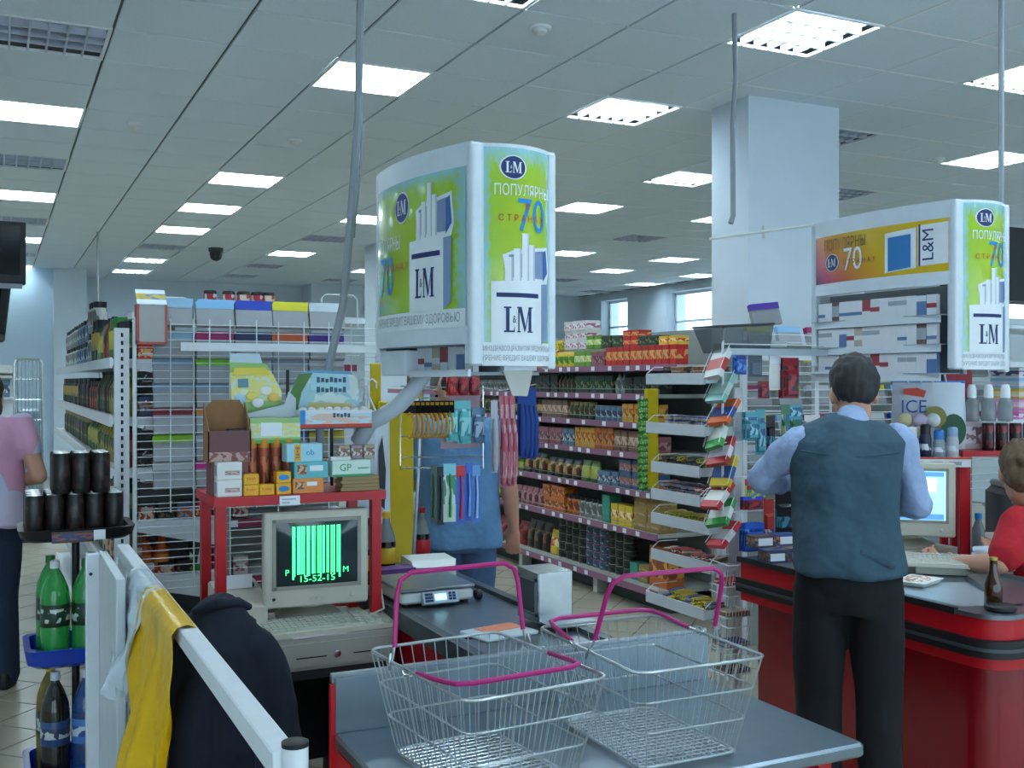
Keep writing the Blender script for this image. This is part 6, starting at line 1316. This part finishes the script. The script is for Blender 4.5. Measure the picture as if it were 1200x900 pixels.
# swivel chair with the dark jacket
M_jack = mat('dark navy jacket cloth', '141c2c', .85, var=.25, scale=18, bump=.8, bscale=9)
c = thing('office_chair', 'dark swivel chair hidden under the navy jacket', 'chair', (.60, 2.98, 0))
obj('seat', MB().rbox(-.22, .22, .02, .42, .42, .49, r=.05), M_black, c); obj('backrest', MB().rbox(-.17, .05, -.05, .0, .56, .93, r=.02), M_black, c); obj('column', MB().lathe([(.03, .08), (.03, .42)], 12, c=(0, .22, 0)), M_dark, c); obj('back_bar', MB().box(-.03, .03, -.02, .02, .40, .58), M_dark, c, smooth=False)
for k in range(5):
    a = R(90 + 72 * k); l = obj('leg', MB().tube([(0, .22, .09), (.27 * math.cos(a), .22 + .27 * math.sin(a), .07)], [.025, .016], 8), M_black, c); obj('castor', MB().lathe([(.025, -.012), (.028, 0), (.025, .012)], 12, X=Matrix.Translation((.27 * math.cos(a), .22 + .27 * math.sin(a), .03)) @ Matrix.Rotation(R(90), 4, 'Y')), M_black, l)
jb = MB()
jb.hloft([(.0, -.02, .26, .19, .12), (.0, -.02, .40, .192, .122), (-.008, -.02, .53, .19, .12), (-.018, -.02, .65, .183, .112), (-.036, -.02, .765, .163, .10), (-.05, -.02, .86, .132, .088), (-.062, -.02, .92, .105, .078), (-.068, -.02, .965, .078, .064), (-.07, -.02, .995, .05, .045), (-.07, -.02, 1.005, .025, .02)], 36)
jb.limb([(-.12, -.075, .88), (-.165, -.095, .68), (-.175, -.10, .44), (-.175, -.09, .26)], [.045, .055, .052, .048], 14); jb.limb([(.03, -.07, .86), (.105, -.10, .68), (.135, -.11, .44), (.14, -.10, .26)], [.045, .055, .052, .048], 14)
j = tag(link('jacket', fused('jacket', jb, .011, M_jack, 5, .035, 8, 3.3), None, (.60, 2.98, 0), R(8)), 'dark navy jacket hung over the chair back', 'jacket')
obj('collar', MB().tube([(-.13, -.04, .965), (-.08, -.085, .99), (-.02, -.07, .98), (.03, -.02, .955)], [.010, .016, .016, .010], 10), M_jack, j)
obj('back_seam', MB().tube([(-.06, -.10, .94), (-.03, -.12, .80), (.0, -.142, .6), (.0, -.148, .3)], .004, 6), M_jack, j)
# ---------------------------------------------------------------- bottle stand on the left
M_bluep = mat('royal blue tray plastic', '1238a8', .25, coat=.3)
BX, BY = .272, 4.30
s = thing('bottle_stand', 'tiered bottle stand with black top tray and blue lower trays', 'display stand', (BX, BY, 0))
obj('pole', MB().lathe([(.014, 0), (.014, 1.02)], 12), M_black, s)
def traym(z, w, d, h, m, nm):
    rs = []
    for ins, zz in ((.02, z), (0, z + .015), (-.01, z + h), (.012, z + h), (.02, z + .02)):
        x, y, r_ = w - ins, d - ins, .06; o = []
        for cx, cy, q in ((x - r_, y - r_, 0), (-x + r_, y - r_, 90), (-x + r_, -y + r_, 180), (x - r_, -y + r_, 270)):
            for k in range(5): a = R(q + 22.5 * k); o.append((cx + r_ * math.cos(a), cy + r_ * math.sin(a), zz))
        rs.append(o)
    return obj(nm, MB().rings(rs), m, s)
tt = traym(1.0, .19, .16, .045, M_black, 'top_tray'); traym(.545, .17, .16, .07, M_bluep, 'tray'); traym(.10, .17, .16, .08, M_bluep, 'tray')
obj('price_card', MB().box(-.09, .05, -.176, -.168, 1.0, 1.04), pack('dark price strip', '3a2a2a', '8a4a3a', '2a3a6a', .2, .8, sc=6), tt, smooth=False); obj('price_slip', MB().box(.05, .09, -.176, -.168, 1.005, 1.04), M_tagw, tt, smooth=False)
obj('base', MB().lathe([(.17, 0), (.17, .03), (.03, .06)], 20), M_black, s)
P_('coffee can', '100d0e', '171112', '3a2624', .12, .88, sc=4, amount=.3)
cc = MB().lathe([(.0285, 0), (.032, .006), (.032, .138), (.0285, .146), (.0285, .148)], 16, 0).lathe([(.0285, .1475), (.026, .1495)], 16, 1).mesh('drink_can', [MP['coffee can'], mat('can lid metal')])
k = 0
for lay, (nx, ny) in enumerate(((5, 4), (3, 3))):
    for ix in range(nx):
        for iy in range(ny):
            if lay == 0: x, y = -.145 + ix * .068, -.105 + iy * .068
            else: x, y = -.055 + ix * .068, -.10 + iy * .068
            if abs(x) < .03 and abs(y) < .03 and lay == 0: continue
            good('drink_can', cc, f'black drink can, {["lower", "upper"][lay]} layer, {["front", "second", "third", "back"][iy]} row, {["first", "second", "third", "fourth", "fifth"][ix]} from left', 'can', 'black cans on the bottle stand', (BX + x, BY + y, 1.02 + lay * .1495), rnd.uniform(0, 6)); k += 1
def petbottle(loc, m, capm, labm, label, hgt=.36):
    t = thing('soda_bottle', label, 'bottle', loc, rnd.uniform(0, 6), 'large bottles on the bottle stand'); r_ = .05; k = hgt / .335
    obj('body', MB().lathe([(.03, 0), (.048, .008), (r_, .03), (r_, .11 * k), (.047, .13 * k), (r_, .15 * k), (r_, .20 * k), (.046, .235 * k), (.03, .275 * k), (.015, .30 * k), (.0145, .31 * k)], 20), m, t)
    obj('label_band', MB().lathe([(.0492, .11 * k), (.0505, .112 * k), (.0505, .185 * k), (.0492, .187 * k)], 20), labm, t); obj('cap', MB().lathe([(.017, .305 * k), (.017, .328 * k), (.014, .331 * k)], 14), capm, t)
M_gpet = mat('green bottle plastic', '3cc45a', .08, trans=.55, coat=.5); M_bpet = mat('blue bottle plastic', '4a84d0', .08, trans=.8, coat=.5); M_dpet = mat('dark bottle plastic', '2a241c', .08, trans=.2, coat=.5); M_glab = pack('green soda label', '14301c', '1a3a24', 'b8c8bc', .2, .8, sc=5, amount=.3); M_blab = pack('water label', '4a7ac0', 'c8d4e0', '2a4a90', .3, .7, sc=4); M_dlab = pack('dark label', '2a4a78', 'c8ccd0', '2a3a5a', .3, .7, sc=4)
petbottle((BX - .075, BY - .08, .57), M_gpet, M_lid['white'], M_glab, 'green soda bottle, front left in the middle tray of the bottle stand'); petbottle((BX + .03, BY - .09, .57), M_gpet, M_lid['green'], M_glab, 'green soda bottle, front right in the middle tray of the bottle stand'); petbottle((BX - .085, BY + .06, .57), M_gpet, M_lid['green'], M_glab, 'green soda bottle, back left in the middle tray'); petbottle((BX + .06, BY + .06, .57), M_gpet, M_lid['green'], M_glab, 'green soda bottle, back right in the middle tray')
petbottle((BX - .075, BY - .08, .125), M_dpet, M_lid['white'], M_dlab, 'dark soda bottle with blue label, front left in the lowest tray', .4); petbottle((BX + .03, BY - .09, .125), M_bpet, M_lid['white'], M_blab, 'blue water bottle, front right in the lowest tray', .4); petbottle((BX - .085, BY + .06, .125), mat('yellow bottle plastic', '8a7a2a', .1, trans=.4), M_lid['yellow'], M_glab, 'yellowish bottle, back left in the lowest tray', .4); petbottle((BX + .06, BY + .06, .125), M_bpet, M_lid['white'], M_blab, 'blue water bottle, back right in the lowest tray', .4)
# large bottles on the shelving end
g2 = g_bottle(M_gpet, M_lid['green'], .05, .33, M_glab); o2 = g_bottle(mat('orange juice plastic', 'c85a1e', .15, trans=.2), M_lid['red'], .035, .24, mat('orange label', 'd8822a', .4))
good('soda_bottle', g2, 'large green soda bottle on the low shelf behind the wire rack', 'bottle', None, (.86, EY + .22, .66), 0).pop('group', None)
for k, x in enumerate((.615, .69)): good('juice_bottle', o2, f'orange juice bottle, {["left", "right"][k]} of two low behind the wire rack', 'bottle', 'orange bottles', (x, EY + .22, .66), 0)
# ---------------------------------------------------------------- peg rack with toothbrushes above the left counter
s = thing('peg_rack', 'small wire peg rack on a thin pole with toothbrushes and hair ties', 'rack', (0, 0, 0))
obj('pole', MB().tube([(1.56, 4.14, .80), (1.585, 4.14, 1.2), (1.60, 4.14, 1.66)], .011, 8), M_steel, s); obj('foot', MB().lathe([(.05, .80), (.05, .81), (.015, .825)], 16, c=(1.56, 4.14, 0)), M_dark, s)
for z in (1.56, 1.515, 1.355, 1.27, 1.225): obj('wire_bar', MB().tube([(1.49, 4.10, z), (1.86, 4.10, z - .01)], .003, 5), M_chrome, s)
obj('wire_end', MB().tube([(1.49, 4.10, 1.22), (1.47, 4.05, 1.24), (1.47, 4.05, 1.30), (1.49, 4.10, 1.52)], .003, 5), M_chrome, s); obj('wire_end', MB().tube([(1.86, 4.10, 1.56), (1.86, 4.10, 1.21)], .003, 5), M_chrome, s)
obj('price_row', MB().box(1.70, 1.84, 4.085, 4.09, 1.46, 1.52), mat('pinkish price card', 'a88a94', .5), s, smooth=False); obj('price_row', MB().box(1.66, 1.84, 4.085, 4.09, 1.30, 1.345), mat('pinkish price card'), s, smooth=False)
M_tie = mat('amber hair tie', 'c08a2a', .4)
for k in range(9):
    x = 1.515 + k * .021; t = thing('hair_tie', f'amber hair clip on a black card, {NTH[k]} from left on the peg rack', 'hair clip', (x, 4.06, 1.50), R(35), 'hair clips on the peg rack')
    obj('card', MB().box(-.001, .001, -.03, .03, -.05, 0), M_black, t, smooth=False); obj('header', MB().box(-.0015, .0015, -.025, .025, -.018, -.006), M_lyel, t, smooth=False)
    obj('clip', MB().tube([(0, .0 + .022 * math.cos(R(a)), -.10 + .05 * math.sin(R(a))) for a in range(60, 301, 30)], .006, 6), M_tie, t)
def hang2(x, z, w, h, m, label, cat, y=4.06, d=.02, rz=0.0, grp=None):
    t = thing('hanging_pack', label, cat, (x, y, z), rz, grp)
    obj('card', MB().box(-w / 2, w / 2, -.001, .001, -h, 0), m, t, smooth=False); obj('contents', MB().hloft([(0, -d * .4, -h * .97, w * .3, d * .3), (0, -d * .5, -h * .85, w * .42, d * .5), (0, -d * .5, -h * .45, w * .42, d * .5), (0, -d * .3, -h * .25, w * .3, d * .2)], 12), m, t)
hang2(1.70, 1.50, .05, .17, pack('aqua bag', '5ab0b4', '8ad0d0', '3a8a98', .2, .8, sc=3), 'aqua gloves pack, left of two on the peg rack', 'packet'); hang2(1.755, 1.50, .06, .18, pack('aqua bag'  , '', '', '') if 'aqua bag' in _M else None, 'aqua gloves pack, right of two on the peg rack', 'packet'); hang2(1.82, 1.47, .06, .15, pack('slate bag', '5a7a98', '9ab0c4', '3a5a78', .2, .8, sc=3), 'slate blue pack beside the aqua packs', 'packet')
for k, x in enumerate((1.70, 1.75, 1.80)): hang2(x, 1.62, .05, .10, M_hr if k else pack('red box row', 'b02a30', 'c83a3a', '7a1a20', .2, .8), f'red pack, {["left", "middle", "right"][k]} of three at the top of the peg rack', 'packet')
for k, x in enumerate((1.52, 1.55)): hang2(x, 1.63, .035, .12, MP['choc yellow'] if k else MP['choc mix'], f'small yellow pack, {["left", "right"][k]} of two at the top of the peg rack', 'packet')
tb = [('2a3a34', 'black and green'), ('232a2e', 'black'), ('b8d0c0', 'white and green'), ('2a5ac0', 'blue with red top'), ('1e4ab0', 'deep blue'), ('3a72c8', 'light blue')]
for k, (c1, wd) in enumerate(tb):
    x = 1.615 + (0, .03, .07, .12, .155, .19)[k]; w_ = (.025, .03, .055, .04, .025, .035)[k]; z = 1.24 - .01 * (k % 2)
    t = thing('toothbrush_pack', f'{wd} toothbrush pack, {["first", "second", "third", "fourth", "fifth", "sixth"][k]} from left on the peg rack', 'toothbrush', (x, 4.05, z), R(rnd.uniform(-12, 12)), 'toothbrushes on the peg rack')
    obj('card', MB().box(-w_ / 2, w_ / 2, -.001, .001, -.24, 0), pack('tooth ' + wd, c1, 'c8d8d8' if k == 2 else c1, '3a8a5a' if k == 2 else c1, .3, .8, sc=4), t, smooth=False)
    obj('brush', MB().tube([(0, -.008, -.22), (.003, -.01, -.12), (0, -.008, -.04)], [.006, .004, .004], 8), mat('brush ' + wd, ['3a6a4a', '4a4a50', '2a8a5a', 'c83038', '7ab0e8', 'a8c8e8'][k], .3), t); obj('header', MB().box(-w_ / 2, w_ / 2, -.003, -.001, -.045, 0), mat('tooth header ' + wd, ['3a4a44', '2a2e34', '7ac0d0', 'c02a38', '3a6ad0', '6aa0e0'][k], .4), t, smooth=False)
M_pk = pack('pink gloves bag', 'b86a78', 'a84a5c', 'c8a0a8', .1, .9, sc=4); M_nb = mat('dark blue socks', '1c3f86', .7, var=.2, scale=30)
for k in range(3): hang2(1.90 + k * .024, 1.52, .03, .38, M_pk, f'long pink striped bag, {["left", "middle", "right"][k]} of three hanging beside the case', 'bag', 4.0, .03, R(20), 'pink bags')
hang2(1.865, 1.50, .03, .30, mat('pale clear bag', 'a8aeb8', .3), 'pale clear bag hanging left of the pink bags', 'bag', 4.0, .03)
for k in range(4): hang2(1.985 + k * .026, 1.56 - .004 * k, .03, .30, M_nb, f'dark blue hanging bag, {["first", "second", "third", "fourth"][k]} from left beside the right shelving', 'bag', 4.0 + .01 * k, .03, R(15), 'dark blue bags')
obj('long_peg', MB().tube([(1.86, 4.10, 1.55), (1.90, 4.0, 1.54), (2.07, 4.02, 1.565)], .004, 5), M_chrome, s)
# white carrier bags on the hook left of the yellow board
t = thing('carrier_bag', 'white plastic carrier bag with a dark print hanging left of the yellow board', 'bag', (1.385, 4.16, 1.0), R(-20)); obj('bag', bagmesh(.155, .46, .05, 7.7), M_bag, t, ang=80)
obj('dark_print', MB().add([(.035, -.052, .08), (.055, -.05, .06), (.06, -.048, .22), (.045, -.05, .36), (.03, -.053, .30)], [(0, 1, 2, 3, 4)]), mat('dark bag print', '2a2c34', .5), t, smooth=False); obj('handle', MB().tube([(-.04, 0, .45), (-.03, 0, .52), (-.02, 0, .56), (-.01, 0, .52), (.02, 0, .45)], [(.004, .012)] * 5, 8), M_bag, t)
tag(obj('hook', MB().tube([(1.37, 4.16, 1.30), (1.37, 4.16, 1.575), (1.385, 4.15, 1.59), (1.40, 4.14, 1.575), (1.40, 4.14, 1.55)], .004, 6).tube([(1.37, 4.16, 1.30), (1.40, 4.3, .81)], .004, 6), M_wirew), 'thin white wire hook holding the white bag', 'hook')
# ---------------------------------------------------------------- far left
t = thing('television', 'black television hanging at the left edge', 'television', (-.30, 6.62, 2.13)); obj('cabinet', MB().rbox(-.35, .46, 0, .09, .0, .35, r=.01), M_black, t); obj('screen', MB().box(-.32, .43, -.003, 0, .05, .33), mat('dark tv glass', '0b1016', .1), t, smooth=False); obj('lower_strip', MB().box(-.35, .44, -.006, .0, -.028, .0), M_grey, t, smooth=False); obj('ceiling_mount', MB().tube([(.0, .05, .35), (.0, .05, CEIL - 2.13)], .02, 8), M_dark, t)
t = thing('television', 'second black television tilted below the first one', 'television', (-.36, 6.95, 1.90), 0, None, (R(-8), R(6), 0)); obj('cabinet', MB().rbox(-.35, .42, 0, .3, .0, .30, r=.02), M_black, t); obj('screen', MB().box(-.3, .37, -.003, 0, .04, .27), mat('dark tv glass'), t, smooth=False); obj('ceiling_mount', MB().tube([(.0, .15, .3), (.0, .15, CEIL - 1.9)], .02, 8), M_dark, t)
t = thing('roll_cage', 'wire roll cage standing beyond the left shelving', 'cage', (.30, 11.4, 0))
fr = MB()
for x in (-.13, .12): obj('post', MB().tube([(x, 0, .05), (x, 0, 1.75), (x + (.02 if x < 0 else -.02), 0, 1.79)], .012, 6), M_chrome, t)
obj('top_bar', MB().tube([(-.12, 0, 1.79), (.1, 0, 1.79)], .012, 6), M_chrome, t)
w = MB()
for k in range(7): w.tube([(-.1 + k * .033, 0, .15), (-.1 + k * .033, 0, 1.78)], .004, 4)
for k in range(8): w.tube([(-.12, 0, .2 + k * .2), (.11, 0, .2 + k * .2)], .004, 4)
o = obj('mesh_wires', w, M_chrome, t); o['kind'] = 'stuff'; obj('base', MB().box(-.14, .14, -.02, .6, .0, .08), M_dark, t, smooth=False); obj('load', MB().rbox(-.1, .1, .05, .5, .08, 1.3, r=.03), mat('film wrapped load', '8fa8b4', .3), t)
t = thing('refrigerated_cabinet', 'white chilled cabinet with lit shelves far at the left edge', 'cabinet', (0, 14.6, 0)); obj('body', MB().box(-1.8, .22, .3, .9, 0, 1.75), M_white, t, smooth=False)
for z in (1.05, 1.35, 1.62): sh = obj('shelf', MB().box(-1.8, .22, 0, .3, z, z + .03), M_white, t, smooth=False)
obj('lit_strip', MB().box(-1.8, .22, -.02, .0, 1.0, 1.07), mat('lit strip'), t, smooth=False); obj('canopy', MB().box(-1.8, .24, -.05, .3, 1.68, 1.78), M_offw, t, smooth=False)
for k in range(6): good('milk_carton', g_carton(MP['blue white can'], .1, .1, .22) if not k else bpy.data.objects['milk_carton'].data, f'pale carton, {NTH[k]} from right on the top cabinet shelf', 'box', 'cartons in the chilled cabinet', (.12 - .13 * k, 14.68, 1.38), 0)
# shopping trolley beside the woman in pink
t = thing('shopping_trolley', 'chrome shopping trolley beside the woman in pink', 'trolley', (-.20, 6.42, 0))
for x in (-.24, .26):
    for y in (-.05, .75):
        wv = obj('wheel', MB().lathe([(.05, -.014), (.056, -.006), (.056, .006), (.05, .014)], 16, X=Matrix.Translation((x, y, .056)) @ Matrix.Rotation(R(90), 4, 'Y')), M_dark, t); obj('fork', MB().box(x - .022, x + .022, y - .015, y + .03, .06, .13), M_chrome, wv, smooth=False)
    obj('frame_rail', MB().tube([(x, .75, .14), (x, .0, .14), (x, -.05, .2), (x * .95, -.02, .55), (x * .95, -.12, 1.0)], .012, 8), M_chrome, t)
obj('handle', MB().tube([(-.24, -.12, 1.0), (.25, -.12, 1.0)], .015, 8), M_bluep, t)
w = MB()
for k in range(12):
    x = -.22 + k * .042; w.tube([(x, .0, .95), (x, .05, .5), (x * .9, .75, .55), (x * .9, .82, .9)], .003, 4)
for k in range(5):
    z = .55 + k * .09
    for x in (-.23, .25): w.tube([(x, .02, z), (x * .95, .78, z)], .003, 4)
o = obj('basket_wires', w, M_chrome, t); o['kind'] = 'stuff'
